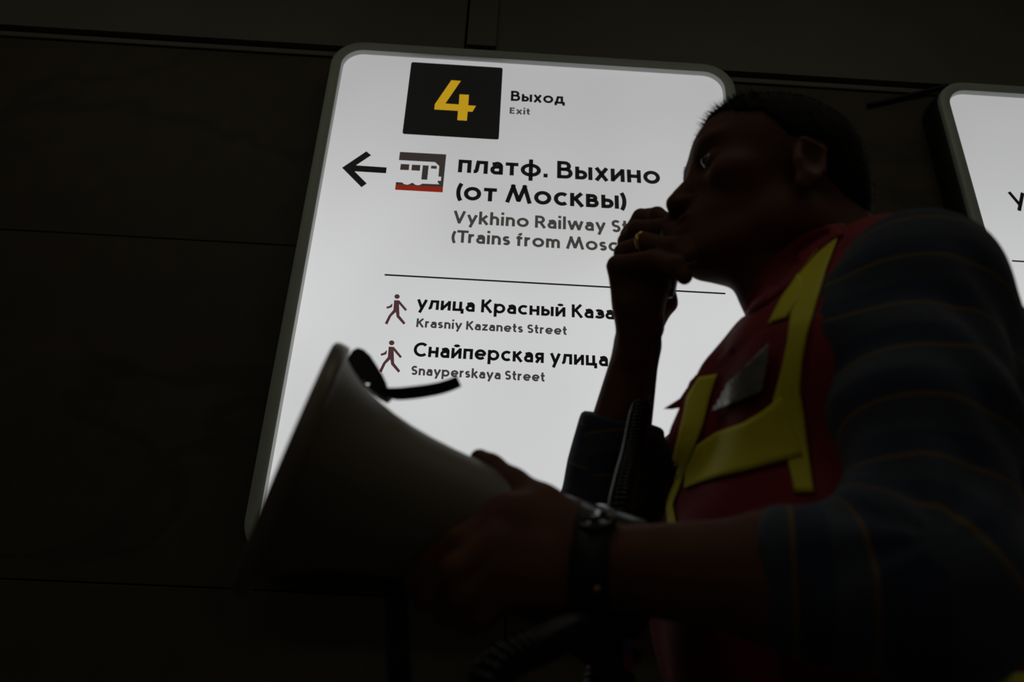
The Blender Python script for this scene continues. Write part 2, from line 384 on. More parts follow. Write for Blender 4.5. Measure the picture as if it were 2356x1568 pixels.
text_line(sign, 'Выход', 5, (1175, 232.2), (1299, 239.3), (1177.3, 209), 0.20, M_ink)
text_line(sign, 'Exit', 4, (1172.3, 261.5), (1219.5, 264.3), (1173.5, 247.2), 0.20, M_grey_ink)
text_line(sign, 'платф. Выхино', 13, (1053.2, 396.6), (1519.3, 423.6), (1281.7, 369.9), 0.195, M_ink)
text_line(sign, '(от Москвы)', 11, (1048.3, 458.4), (1441.8, 482), (1178, 424.6), 0.195, M_ink)
text_line(sign, 'Vykhino Railway Station', 17, (1042.3, 512.7), (1428, 535.2), (1228.7, 495.2), 0.20, M_grey_ink)
text_line(sign, '(Trains from Moscow)', 17, (1038, 556.6), (1422, 579.2), (1054, 528.8), 0.20, M_grey_ink)
text_line(sign, 'улица Красный Казанец', 18, (958.5, 709.3), (1414, 736.0), (1110.6, 688.3), 0.198, M_ink)
text_line(sign, 'Krasniy Kazanets Street', 23, (957.4, 751.5), (1304, 771.3), (959, 731.4), 0.205, M_grey_ink)
text_line(sign, 'Снайперская улица', 17, (950.5, 818.5), (1399, 843.6), (969.4, 787), 0.198, M_ink)
text_line(sign, 'Snayperskaya Street', 19, (945.5, 861.8), (1253.3, 878.2), (957.6, 841), 0.205, M_grey_ink)

def z1(x, y): return S(540 + x/3.136, 60 + y/3.136)
def zt(x, y): return S(840 + x/7.853, 340 + y/7.853)
def zw(x, y): return S(740 + x/6.544, 760 + y/6.544)
# number plate with a rounded rim, the numeral on it
A, B = S(946.6, 142.9), S(1147.5, 321.5)
plate = flat('number_plate', [rrect(A[0], B[0], B[1], A[1], 0.006, 5)], M_ink, sign)
flat('numeral', [[z1(*p) for p in ((1563, 392), (1632, 397), (1520, 560), (1617, 567), (1622, 494), (1690, 497), (1685, 573), (1741, 577), (1715, 620), (1681, 618), (1675, 684), (1606, 680), (1611, 613), (1440, 603), (1444, 565))]], M_yellow_ink, plate, Y_INK-0.0005)
flat('arrow', [[z1(*p) for p in ((775, 1022), (950, 904), (985, 932), (875, 1005), (1097, 1020), (1092, 1062), (865, 1048), (953, 1136), (915, 1163))]], M_ink, sign)
train = flat('train_pictogram', [[zt(*p) for p in ((630, 75), (1467, 120), (1408, 710), (553, 668), (557, 620), (672, 627), (700, 655), (760, 668), (810, 655), (835, 635), (870, 637), (900, 665), (950, 678), (1000, 668), (1030, 648), (1343, 660), (1312, 628), (1315, 595), (1370, 598), (1377, 525), (1325, 520), (1340, 330), (1265, 260), (612, 222))]], M_char_ink, sign)
flat('platform_strip', [[zt(*p) for p in ((553, 668), (1408, 710), (1402, 808), (543, 760))]], M_red_ink, train, Y_INK-0.0004)
for q in (((645, 293), (800, 300), (790, 405), (632, 398)), ((847, 305), (1000, 312), (990, 416), (835, 408)), ((1043, 315), (1150, 322), (1122, 580), (1015, 572)), ((1195, 323), (1297, 330), (1293, 382), (1188, 375))):
    flat('train_window', [[zt(*p) for p in q]], M_char_ink, train)
wbase = zw(1055, 186)
wshape = [[zw(*p) - wbase for p in ((1010, 243), (1090, 248), (1210, 395), (1182, 417), (1085, 305), (1092, 490), (1185, 608), (1155, 635), (1047, 512), (1035, 435), (965, 500), (903, 633), (863, 615), (925, 488), (997, 400))],
          [zw(*p) - wbase for p in ((983, 293), (980, 345), (965, 362), (897, 382), (888, 350), (940, 335))],
          [zw(1055 + 41*math.cos(t), 186 + 37*math.sin(t)) - wbase for t in np.linspace(0, 2*math.pi, 20, endpoint=False)]]
for c in (S(913.6, 682), wbase):
    flat('walking_pictogram', [[p + c for p in poly] for poly in wshape], M_brown_ink, sign)
a, b = S(885, 632), S(1669, 677)
flat('divider_line', [[(a[0], a[1]-0.0022), (b[0], a[1]-0.0022), (b[0], a[1]+0.0022), (a[0], a[1]+0.0022)]], M_ink, sign)
# second sign: the part in view
a = S(2328, 600); flat('divider_line', [[(a[0], a[1]-0.0022), (a[0]+0.78, a[1]-0.0022), (a[0]+0.78, a[1]+0.0022), (a[0], a[1]+0.0022)]], M_ink, sign2)
a = S(2330.5, 484); quads, ends, words = lay_text('У', 0.17, 0.1)
flat('printed_word', [[(a[0]+q[0]*0.058, a[1]+q[1]*0.060) for q in quad] for quad in quads], M_ink, sign2)
# cable that leaves the second sign along the top of the marble
M_cable = new_mat('black_cable_rubber', (0.012, 0.012, 0.012), 0.5)
cp = [P(1997, 241, Y_WALL-0.008), P(2040, 232, Y_WALL-0.008), P(2090, 219, Y_WALL-0.010), P(2140, 207, Y_WALL-0.012), P(2180, 196, Y_WALL-0.02)]
tag(mesh_obj('power_cable', *tube_vf(catmull(cp, 6), 0.006, 8), M_cable, loc=cp[0]), 'thin black cable running left from the top corner of the right sign', 'cable')

# ------------------------------------------------------------------ body modelling by blended volumes
def smin(a, b, k):
    if k <= 0: return np.minimum(a, b)
    h = np.clip(0.5 + 0.5*(b-a)/k, 0, 1); return b*(1-h) + a*h - k*h*(1-h)
def smax(a, b, k): return -smin(-a, -b, k)
class Field:
    """signed distance on a grid; shapes are blended in one after the other"""
    def __init__(self, lo, hi, h):
        self.lo = np.array(lo, float); self.h = h
        self.n = np.ceil((np.array(hi)-self.lo)/h).astype(int)+1
        self.d = np.full(self.n, 0.03, dtype=np.float32)
    def window(self, lo, hi):
        a = np.clip(np.floor((np.array(lo)-self.lo)/self.h).astype(int), 0, self.n)
        b = np.clip(np.ceil((np.array(hi)-self.lo)/self.h).astype(int)+1, 0, self.n)
        sl = tuple(slice(i, j) for i, j in zip(a, b))
        g = [(self.lo[i] + self.h*np.arange(a[i], b[i])).astype(np.float32) for i in range(3)]
        return sl, g[0][:, None, None], g[1][None, :, None], g[2][None, None, :]
    def put(self, lo, hi, fn, k, sub=False):
        m = 0.012 + k
        sl, x, y, z = self.window(np.array(lo)-m, np.array(hi)+m)
        if 0 in self.d[sl].shape: return
        e = fn(x, y, z)
        self.d[sl] = smax(self.d[sl], -e, k) if sub else smin(self.d[sl], e, k)
    def cone(self, a, b, r1, r2, k=0.01, sub=False, squash=None):
        a, b = np.array(a, float), np.array(b, float); r = max(r1, r2)
        ab = b-a; L2 = ab @ ab + 1e-12
        def fn(x, y, z):
            px, py, pz = x-a[0], y-a[1], z-a[2]
            t = np.clip((px*ab[0]+py*ab[1]+pz*ab[2])/L2, 0, 1)
            qx, qy, qz = px-t*ab[0], py-t*ab[1], pz-t*ab[2]
            d = np.sqrt(qx*qx+qy*qy+qz*qz)
            if squash is not None:            # flatten across direction squash[0] by factor squash[1]
                s = np.array(squash[0], float); s /= np.linalg.norm(s); f = squash[1]
                c = qx*s[0]+qy*s[1]+qz*s[2]; d = np.sqrt(np.maximum(d*d - c*c + (c*f)**2, 0))
            return d - (r1+(r2-r1)*t)
        self.put(np.minimum(a, b)-r, np.maximum(a, b)+r, fn, k, sub)
    def chain(self, pts, rad, k=0.006):
        for i in range(len(pts)-1): self.cone(pts[i], pts[i+1], rad[i], rad[i+1], k)
    def ell(self, c, r, R=None, k=0.01, sub=False):
        c = np.array(c, float); r = np.array(r, float); R = np.eye(3) if R is None else np.array(R)   # rows = local axes
        m = np.sqrt(((R.T*r)**2).sum(1))
        def fn(x, y, z):
            p = (x-c[0], y-c[1], z-c[2])
            q = [sum(R[i][j]*p[j] for j in range(3)) for i in range(3)]
            k0 = np.sqrt(sum((q[i]/r[i])**2 for i in range(3))); k1 = np.sqrt(sum((q[i]/r[i]**2)**2 for i in range(3)))
            return k0*(k0-1)/np.maximum(k1, 1e-6)
        self.put(c-m, c+m, fn, k, sub)
    def mesh(self):
        d, h = self.d, self.h; s = d < 0
        cnt = np.zeros(np.array(d.shape)-1, np.uint8)
        cor = [(i, j, k) for i in (0, 1) for j in (0, 1) for k in (0, 1)]
        cut = lambda a, c: a[c[0]:a.shape[0]-1+c[0], c[1]:a.shape[1]-1+c[1], c[2]:a.shape[2]-1+c[2]]
        for c in cor: cnt += cut(s, c)
        act = (cnt > 0) & (cnt < 8); ids = np.flatnonzero(act); ijk = np.array(np.unravel_index(ids, act.shape)).T
        val = {c: d[ijk[:, 0]+c[0], ijk[:, 1]+c[1], ijk[:, 2]+c[2]].astype(float) for c in cor}
        acc = np.zeros((len(ids), 3)); num = np.zeros(len(ids))
        for c in cor:
            for ax in range(3):
                if c[ax]: continue
                e = list(c); e[ax] = 1; e = tuple(e); v0, v1 = val[c], val[e]; x = (v0 < 0) != (v1 < 0)
                t = np.where(x, v0/np.where(x, v0-v1, 1), 0)
                p = np.tile(np.array(c, float), (len(ids), 1)); p[:, ax] = t
                acc[x] += p[x]; num[x] += 1
        V = self.lo + h*(ijk + acc/num[:, None])
        F = []; st = np.array([act.shape[1]*act.shape[2], act.shape[2], 1])
        for ax in range(3):
            o = [1, 1, 1]; o[ax] = 0; b, c = [i for i in range(3) if i != ax]
            lo = [slice(1, -1)]*3; hi = [slice(1, -1)]*3; lo[ax] = slice(0, -1); hi[ax] = slice(1, None)
            s0, s1 = s[tuple(lo)], s[tuple(hi)]; q = np.argwhere(s0 != s1)
            if not len(q): continue
            inv = s0[tuple(q.T)]; g = q + np.array([0 if i == ax else 1 for i in range(3)])
            idx = []
            for db, dc in ((1, 1), (0, 1), (0, 0), (1, 0)):
                cc = g.copy(); cc[:, b] -= db; cc[:, c] -= dc
                idx.append(np.searchsorted(ids, cc @ st))
            quad = np.stack(idx, 1); flip = inv if ax != 1 else ~inv
            quad[~flip] = quad[~flip][:, ::-1]; F.append(quad)
        return V, np.vstack(F)
def relax(V, F, it=2, lam=0.5):
    e = np.vstack([F[:, [0, 1]], F[:, [1, 2]], F[:, [2, 3]], F[:, [3, 0]]]); e = np.vstack([e, e[:, ::-1]])
    deg = np.bincount(e[:, 0], minlength=len(V))
    for _ in range(it):
        acc = np.stack([np.bincount(e[:, 0], V[e[:, 1], i], minlength=len(V)) for i in range(3)], 1)
        V = V + lam*(acc/np.maximum(deg, 1)[:, None] - V)
    return V
def field_obj(name, fld, mat, parent, it=2, post=None):
    V, F = fld.mesh(); V = relax(V, F, it)
    if post is not None: V = post(V)
    off = base_of(parent); me = bpy.data.meshes.new(name)
    me.vertices.add(len(V)); me.vertices.foreach_set('co', (V-off).astype(np.float32).ravel())
    me.loops.add(len(F)*4); me.loops.foreach_set('vertex_index', F.astype(np.int32).ravel())
    me.polygons.add(len(F)); me.polygons.foreach_set('loop_start', np.arange(0, len(F)*4, 4, dtype=np.int32))
    try: me.polygons.foreach_set('loop_total', np.full(len(F), 4, dtype=np.int32))
    except Exception: pass
    me.update(calc_edges=True); me.validate()
    me.polygons.foreach_set('use_smooth', np.ones(len(F), dtype=bool))
    me.materials.append(mat)
    o = bpy.data.objects.new(name, me); C.objects.link(o); o.parent = parent
    return o, V, F

# ------------------------------------------------------------------ the person: joints
YC = 0.67                                              # mid-plane of the body
EAR = np.array([0.318, YC, 1.585])                     # point between the ears
def H(f, l, u):                                        # head space: forward, to the person's left, up
    p = math.radians(4); c, s = math.cos(p), math.sin(p)
    return EAR + np.array([-(f*c - u*s), -l, f*s + u*c])
HR = np.array([H(1, 0, 0)-EAR, H(0, 1, 0)-EAR, H(0, 0, 1)-EAR])
NECK = np.array([0.362, YC, 1.425])
SH_L, SH_R = P(2124, 654, 0.524), np.array([0.35, 0.850, 1.385])
EL_L, EL_R = P(2138, 1350, 0.460), P(1372, 1250, 0.86)
WR_L, WR_R = P(1345, 1300, 0.535), P(1466, 800, 0.765)
PEL = np.array([0.385, YC, 0.98])

M_skin = new_mat('skin', (0.150, 0.062, 0.036), 0.68, spec=0.22, vary=0.10, scale=40, bump=0.10, bump_scale=350)
M_hair = new_mat('dark_brown_hair', (0.016, 0.012, 0.008), 0.85, spec=0.15, vary=0.3, scale=90)

person = thing('person', 'person in a red and yellow safety vest speaking into a hand microphone', 'person', (0.385, YC, 0.0))

def head_shapes(f):
    f.ell(H(0.005, 0, 0.042), (0.094, 0.076, 0.084), HR, 0.0)
    f.ell(H(0.040, 0, 0.048), (0.062, 0.063, 0.065), HR, 0.02)
    f.ell(H(0.046, 0, -0.022), (0.054, 0.056, 0.078), HR, 0.03)
    for s in (-1, 1):
        f.ell(H(0.012, s*0.049, -0.055), (0.030, 0.018, 0.028), HR, 0.03)          # jaw angle
        f.cone(H(0.012, s*0.048, -0.060), H(0.085, s*0.018, -0.084), 0.018, 0.015, 0.02)
        f.ell(H(0.070, s*0.046, -0.006), (0.024, 0.018, 0.016), HR, 0.02)           # cheekbone
        f.ell(H(0.085, s*0.026, 0.042), (0.020, 0.026, 0.011), HR, 0.012)           # brow
    f.ell(H(0.092, 0, -0.080), (0.021, 0.023, 0.018), HR, 0.02)                     # chin
    f.ell(H(0.093, 0, -0.048), (0.022, 0.030, 0.026), HR, 0.02)                     # mouth mound
    f.ell(H(0.062, 0, -0.077), (0.036, 0.036, 0.020), HR, 0.02)                     # floor of the jaw
    for s in (-1, 1):
        f.ell(H(0.101, s*0.033, 0.017), (0.017, 0.019, 0.013), HR, 0.008, True)     # eye socket
    f.cone(H(0.092, 0, 0.030), H(0.113, 0, -0.010), 0.008, 0.0100, 0.010)           # bridge of the nose
    f.cone(H(0.108, 0, 0.000), H(0.1205, 0, -0.020), 0.009, 0.0115, 0.006)          # tip
    for s in (-1, 1):
        f.ell(H(0.109, s*0.0125, -0.024), (0.012, 0.008, 0.008), HR, 0.006)         # wings
        f.ell(H(0.117, s*0.006, -0.033), (0.005, 0.003, 0.004), HR, 0.002, True)    # nostrils
    f.ell(H(0.110, 0, -0.046), (0.011, 0.021, 0.0055), HR, 0.005)                   # lips
    f.ell(H(0.107, 0, -0.057), (0.011, 0.019, 0.006), HR, 0.004)
    for s in (-1, 1):                                                               # lids
        f.ell(H(0.0875, s*0.033, 0.0165), (0.0125, 0.0145, 0.0125), HR, 0.003)
        f.cone(H(0.0995, s*0.022, 0.0165), H(0.096, s*0.045, 0.0165), 0.0022, 0.0018, 0.002, True)
        # ear: tilted disc with a rolled rim and a hollow
        er = np.array([(0.96, 0.20*s, 0.12), (-0.24, s*0.95, 0.10), (-0.12, -s*0.06, 0.99)]) @ HR
        er = er/np.linalg.norm(er, axis=1)[:, None]
        c0 = H(0.004, s*0.078, -0.008)
        f.ell(c0, (0.0185, 0.009, 0.031), er, 0.006)
        f.ell(c0 + er[2]*0.004 + er[1]*0.007, (0.0135, 0.007, 0.024), er, 0.003, True)
        f.cone(c0 + er[0]*0.010 + er[2]*0.026 + er[1]*0.003, c0 - er[0]*0.014 + er[2]*0.020 + er[1]*0.004, 0.0035, 0.0035, 0.003)
        f.cone(c0 - er[0]*0.014 + er[2]*0.020 + er[1]*0.004, c0 - er[0]*0.015 - er[2]*0.010 + er[1]*0.004, 0.0035, 0.003, 0.003)
        f.ell(c0 - er[2]*0.030 + er[0]*0.006, (0.009, 0.006, 0.011), er, 0.005)
        f.ell(c0 + er[0]*0.014 - er[2]*0.006 + er[1]*0.004, (0.004, 0.004, 0.006), er, 0.003)
def neck_shapes(f):
    f.cone(H(-0.018, 0, 0.0), NECK, 0.057, 0.060, 0.03)
    f.cone(H(0.035, 0, -0.088), NECK + np.array([-0.045, 0, 0.0]), 0.030, 0.040, 0.03)     # throat
    f.ell(H(0.030, 0, -0.120), (0.014, 0.013, 0.016), HR, 0.02)
    f.cone(H(-0.042, 0.0, -0.01), NECK + np.array([0.018, 0, 0.0]), 0.034, 0.044, 0.03)
    for s in (-1, 1):
        f.cone(NECK + np.array([0.0, 0.03*s, -0.005]), (SH_L if s < 0 else SH_R) + np.array([0.0, -0.05*s, 0.0]), 0.046, 0.034, 0.03)
def torso_shapes(f, g=0.0):
    ch = np.array([0.362, YC, 1.30])
    f.ell(ch + np.array([0.0, 0, 0.01]), (0.110+g, 0.166+g, 0.158+g), None, 0.0 if g else 0.03)
    f.ell(np.array([0.350, YC, 1.15]), (0.140+g, 0.172+g, 0.17+g), None, 0.06)
    f.ell(np.array([0.378, YC, 1.00]), (0.135+g, 0.172+g, 0.15+g), None, 0.06)
    for s, S_ in ((-1, SH_L), (1, SH_R)):
        f.cone(S_ + np.array([0.0, -0.02*s, -0.01]), NECK + np.array([0.01, 0.03*s, 0.0]), 0.052+g, 0.062+g, 0.05)
        f.ell(np.array([0.292, YC+0.075*s, 1.335]), (0.05+g, 0.085+g, 0.065+g), None, 0.05)
        f.ell(np.array([0.405, YC+0.08*s, 1.30]), (0.045+g, 0.078+g, 0.09+g), None, 0.05)
def arm_shapes(f, SHO, ELB, WRI, g=0.0, tip=True):
    f.ell(SHO, (0.038+g, 0.038+g, 0.043+g), None, 0.02)
    f.cone(SHO, SHO + 0.45*(ELB-SHO), 0.039+g, 0.040+g, 0.02)
    f.cone(SHO + 0.45*(ELB-SHO), ELB, 0.040+g, 0.035+g, 0.02)
    f.cone(ELB, ELB + 0.35*(WRI-ELB), 0.040+g, 0.043+g, 0.02)
    if tip: f.cone(ELB + 0.3*(WRI-ELB), WRI, 0.042+g, 0.0255+g, 0.02)

# right hand closed on the microphone, seen from the little finger's side
RH_MCP = [P(1450, 543, 0.765), P(1446, 556, 0.745), P(1438, 582, 0.725), P(1422, 612, 0.708)]
def hand_right(f):
    m = RH_MCP; w = WR_R
    across = (m[0]-m[3])/np.linalg.norm(m[0]-m[3])
    for i in range(4):
        a = w + across*(0.019-0.013*i)
        f.cone(a, m[i], 0.0165, 0.0125, 0.014)
    f.cone(P(1487, 752, 0.735), P(1486, 650, 0.712), 0.020, 0.019, 0.016)            # heel of the palm
    f.cone(P(1468, 700, 0.725), P(1515, 655, 0.712), 0.022, 0.015, 0.014)
    fingers = [
        ([m[0], P(1474, 499, 0.755), P(1512, 493, 0.722), P(1540, 508, 0.708)], (0.0120, 0.0100, 0.0090, 0.0080)),
        ([m[1], P(1466, 527, 0.725), P(1532, 522, 0.690), P(1560, 552, 0.675)], (0.0128, 0.0112, 0.0098, 0.0088)),
        ([m[2], P(1488, 558, 0.695), P(1548, 566, 0.660), P(1578, 592, 0.652)], (0.0128, 0.0112, 0.0098, 0.0082)),
        ([m[3], P(1502, 598, 0.672), P(1556, 610, 0.645), P(1575, 637, 0.642)], (0.0122, 0.0112, 0.0098, 0.0082))]
    for pts, r in fingers: f.chain(pts, r, 0.004)
    # thumb on the far side of the microphone
    f.cone(w + across*0.02, P(1506, 715, 0.765), 0.019, 0.017, 0.02)
    f.chain([P(1506, 718, 0.765), P(1534, 696, 0.762), P(1537, 668, 0.755)], (0.016, 0.0120, 0.0095), 0.006)

def hand_left(f):
    w = WR_L
    m = [P(1165, 1190, 0.520), P(1140, 1250, 0.507), P(1145, 1310, 0.506), P(1165, 1362, 0.512)]
    across = (m[0]-m[3])/np.linalg.norm(m[0]-m[3])
    for i in range(4):
        f.cone(w + across*(0.018-0.012*i), m[i], 0.0185, 0.0130, 0.016)
    fingers = [
        ([m[0], P(1060, 1247, 0.512), P(992, 1296, 0.522), P(950, 1335, 0.535)], (0.0125, 0.0105, 0.0090, 0.0078)),
        ([m[1], P(1050, 1315, 0.505), P(1000, 1362, 0.525), P(975, 1380, 0.548)], (0.0130, 0.0108, 0.0095, 0.0082)),
        ([m[2], P(1075, 1370, 0.508), P(1035, 1405, 0.535), P(1020, 1412, 0.562)], (0.0125, 0.0105, 0.0092, 0.0080)),
        ([m[3], P(1110, 1412, 0.515), P(1085, 1432, 0.540), P(1075, 1432, 0.560)], (0.0115, 0.0095, 0.0085, 0.0075))]
    for pts, r in fingers: f.chain(pts, r, 0.004)
    # thumb over the top of the body
    f.cone(w + across*0.016, P(1245, 1172, 0.545), 0.020, 0.0165, 0.02)
    f.chain([P(1245, 1172, 0.545), P(1180, 1115, 0.552), P(1128, 1076, 0.562), P(1103, 1054, 0.570)], (0.0165, 0.0122, 0.0105, 0.0080), 0.006)
    f.cone(P(1235, 1180, 0.54), m[0], 0.014, 0.012, 0.02)                            # web of the thumb

fb = Field((-0.10, 0.39, 0.92), (0.56, 0.98, 1.80), 0.0026)
torso_shapes(fb)
neck_shapes(fb)
arm_shapes(fb, SH_L, EL_L, WR_L); arm_shapes(fb, SH_R, EL_R, WR_R)
hf = Field((0.14, 0.55, 1.44), (0.46, 0.79, 1.80), 0.0026)
hf.lo = fb.lo + np.round((hf.lo-fb.lo)/fb.h)*fb.h
head_shapes(hf)
i0 = np.round((hf.lo-fb.lo)/fb.h).astype(int); sl = tuple(slice(i0[k], min(i0[k]+hf.n[k], fb.n[k])) for k in range(3))
sub = hf.d[tuple(slice(0, s.stop-s.start) for s in sl)]
fb.d[sl] = smin(fb.d[sl], sub, 0.018)
def merge(dst, fn, lo, hi, k):
    t = Field(lo, hi, dst.h); t.lo = dst.lo + np.round((t.lo-dst.lo)/dst.h)*dst.h; fn(t)
    i0 = np.round((t.lo-dst.lo)/dst.h).astype(int)
    a = np.maximum(i0, 0); b = np.minimum(i0+t.n, dst.n)
    d = tuple(slice(a[k_], b[k_]) for k_ in range(3)); s = tuple(slice(a[k_]-i0[k_], b[k_]-i0[k_]) for k_ in range(3))
    dst.d[d] = smin(dst.d[d], t.d[s], k)
merge(fb, hand_right, (0.06, 0.60, 1.36), (0.30, 0.92, 1.68), 0.012)
merge(fb, hand_left, (-0.10, 0.44, 1.02), (0.16, 0.64, 1.34), 0.012)
body, BV, BF = field_obj('body', fb, M_skin, person, 2)

# eyes
M_eye = new_mat('eye_white', (0.20, 0.17, 0.15), 0.2); M_iris = new_mat('dark_iris', (0.02, 0.015, 0.01), 0.1)
def ball(c, r, nu=16, nv=10):
    V = []; F = []
    for i in range(nv+1):
        for j in range(nu):
            t, p = math.pi*i/nv, 2*math.pi*j/nu
            V.append(np.array(c) + np.array([r[0]*math.sin(t)*math.cos(p), r[1]*math.sin(t)*math.sin(p), r[2]*math.cos(t)]))
    for i in range(nv):
        for j in range(nu): F.append((i*nu+j, (i+1)*nu+j, (i+1)*nu+(j+1) % nu, i*nu+(j+1) % nu))
    return V, F
for s in (-1, 1):
    e = mesh_obj('eye', *ball(H(0.0880, s*0.033, 0.0165), (0.0125,)*3), M_eye, person)
    mesh_obj('iris', *ball(H(0.0965, s*0.033, 0.0168), (0.0052, 0.0066, 0.0066)), M_iris, e)

# cropped hair: a close shell over the skull with a fringe of short strands
hh = Field((0.14, 0.55, 1.50), (0.46, 0.79, 1.80), 0.003)
hh.ell(H(0.005, 0, 0.042), (0.0970, 0.0790, 0.0870), HR, 0.0)
hh.ell(H(0.038, 0, 0.050), (0.0650, 0.0660, 0.0690), HR, 0.02)
hh.ell(H(-0.050, 0, -0.012), (0.040, 0.056, 0.055), HR, 0.03)
hx, hy, hz = (hh.lo[i] + hh.h*np.arange(hh.n[i]) for i in range(3))
gx, gy, gz = np.meshgrid(hx, hy, hz, indexing='ij')
loc = np.stack([gx-EAR[0], gy-EAR[1], gz-EAR[2]], -1) @ HR.T
f_, l_, u_ = loc[..., 0], np.abs(loc[..., 1]), loc[..., 2]
hairline = 0.088 - 0.45*np.clip(l_-0.02, 0, 1)                     # front limit
front = np.where(u_ > 0.064, f_ - (hairline + 0.3*np.clip(u_-0.072, -0.012, 0.016)), f_ - (0.046 - 0.75*np.clip(0.060-u_, 0, 0.05)))
low = np.where(f_ > 0.020, 0.000 - u_, np.where(f_ > -0.016, 0.026 - u_, -0.050 - u_))
cut = np.maximum(front, low*0.8)
hh.d = smax(hh.d, cut.astype(np.float32), 0.006)
hair, HV, HF = field_obj('hair', hh, M_hair, person, 2)
# strands
hl = (HV-EAR) @ HR.T; cand = np.flatnonzero((hl[:, 2] > -0.05)); pick = rng.choice(cand, 9000)
nrm = HV[pick] - H(-0.006, 0, 0.03); nrm /= np.linalg.norm(nrm, axis=1)[:, None]
tip = HV[pick] + (nrm + rng.normal(0, 0.28, nrm.shape) + np.array([-0.55, 0, 0.05]))*(rng.uniform(0.0015, 0.0040, (len(pick), 1))*np.where(hl[pick][:, :1] > 0.04, 1.9, 1.0))
side = np.cross(nrm, rng.normal(0, 1, nrm.shape)); side /= np.linalg.norm(side, axis=1)[:, None]
root = HV[pick] - nrm*0.001
sv = np.empty((len(pick)*3, 3)); sv[0::3] = root - side*0.0005; sv[1::3] = root + side*0.0005; sv[2::3] = tip
so = mesh_obj('hair_strands', sv, [(3*i, 3*i+1, 3*i+2) for i in range(len(pick))], M_hair, hair, smooth=False); so['kind'] = 'stuff'
# eyebrows
for s in (-1, 1):
    pts, fs = [], []
    for i in range(240):
        t = random.random(); q = H(0.1015 - 0.020*t*t - 0.001, s*(0.012+0.036*t), 0.040 + 0.006*math.sin(math.pi*min(t*1.1, 1)) + random.uniform(-0.004, 0.004))
        d = (H(0.006, s*0.006, 0.004)-EAR)*random.uniform(0.7, 1.3)
        n = np.array([0, 0, 0.0006]); k = len(pts); pts += [q-n, q+n, q+d]; fs.append((k, k+1, k+2))
    br = mesh_obj('eyebrow', pts, fs, M_hair, person, smooth=False); br['kind'] = 'stuff'

# ------------------------------------------------------------------ striped sweater
def sweater_mat():
    m = bpy.data.materials.new('navy_striped_knit'); m.use_nodes = True
    nt = m.node_tree; b = nt.nodes['Principled BSDF']; L = nt.links
    b.inputs['Roughness'].default_value = 0.9; b.inputs['Specular IOR Level'].default_value = 0.2
    b.inputs['Sheen Weight'].default_value = 0.15
    at = nt.nodes.new('ShaderNodeAttribute'); at.attribute_name = 'along'
    md = nt.nodes.new('ShaderNodeMath'); md.operation = 'PINGPONG'; md.inputs[1].default_value = 0.5
    dv = nt.nodes.new('ShaderNodeMath'); dv.operation = 'DIVIDE'; dv.inputs[1].default_value = 0.046
    L.new(at.outputs['Fac'], dv.inputs[0])
    fr_ = nt.nodes.new('ShaderNodeMath'); fr_.operation = 'FRACT'; L.new(dv.outputs[0], fr_.inputs[0])
    r = nt.nodes.new('ShaderNodeValToRGB'); r.color_ramp.interpolation = 'LINEAR'; e = r.color_ramp.elements
    navy, grey, ochre = (0.034, 0.046, 0.082), (0.058, 0.070, 0.098), (0.17, 0.118, 0.048)
    e[0].position = 0.0; e[0].color = (*ochre, 1); e[1].position = 1.0; e[1].color = (*ochre, 1)
    for p, c in ((0.025, ochre), (0.05, grey), (0.50, grey), (0.54, navy), (0.95, navy), (0.975, ochre)):
        q = r.color_ramp.elements.new(p); q.color = (*c, 1)
    L.new(fr_.outputs[0], r.inputs['Fac']); L.new(r.outputs['Color'], b.inputs['Base Color'])
    tc = nt.nodes.new('ShaderNodeTexCoord'); n = nt.nodes.new('ShaderNodeTexNoise'); n.inputs['Scale'].default_value = 420
    L.new(tc.outputs['Object'], n.inputs['Vector']); bp = nt.nodes.new('ShaderNodeBump'); bp.inputs['Strength'].default_value = 0.25; bp.inputs['Distance'].default_value = 0.002
    L.new(n.outputs['Fac'], bp.inputs['Height']); L.new(bp.outputs['Normal'], b.inputs['Normal'])
    return m
M_knit = sweater_mat()
fs_ = Field((0.02, 0.36, 0.95), (0.60, 0.98, 1.52), 0.004)
torso_shapes(fs_, 0.008)
for s, S_ in ((-1, SH_L), (1, SH_R)):
    fs_.cone(NECK + np.array([0.02, 0.03*s, 0.02]), S_ + np.array([0.01, -0.05*s, 0.015]), 0.052, 0.050, 0.04)
def unit(v): return v/np.linalg.norm(v)
CUFF_L = P(1752, 1300, 0.492); CUFF_R = P(1425, 958, 0.82)
def sleeve(f, SHO, ELB, WRI, cuff, g):
    u = unit(WRI-ELB); L_ = (cuff-ELB) @ u; c = ELB + u*L_
    f.ell(SHO, (0.045+g, 0.044+g, 0.052+g), None, 0.03)
    f.cone(SHO, SHO + 0.5*(ELB-SHO), 0.045+g, 0.046+g, 0.03)
    f.cone(SHO + 0.5*(ELB-SHO), ELB, 0.047+g, 0.045+g, 0.03)
    f.cone(ELB, c - u*0.0, 0.050+g, 0.042+g, 0.02)
sleeve(fs_, SH_L, EL_L, WR_L, CUFF_L, 0.005); sleeve(fs_, SH_R, EL_R, WR_R, CUFF_R, 0.006)
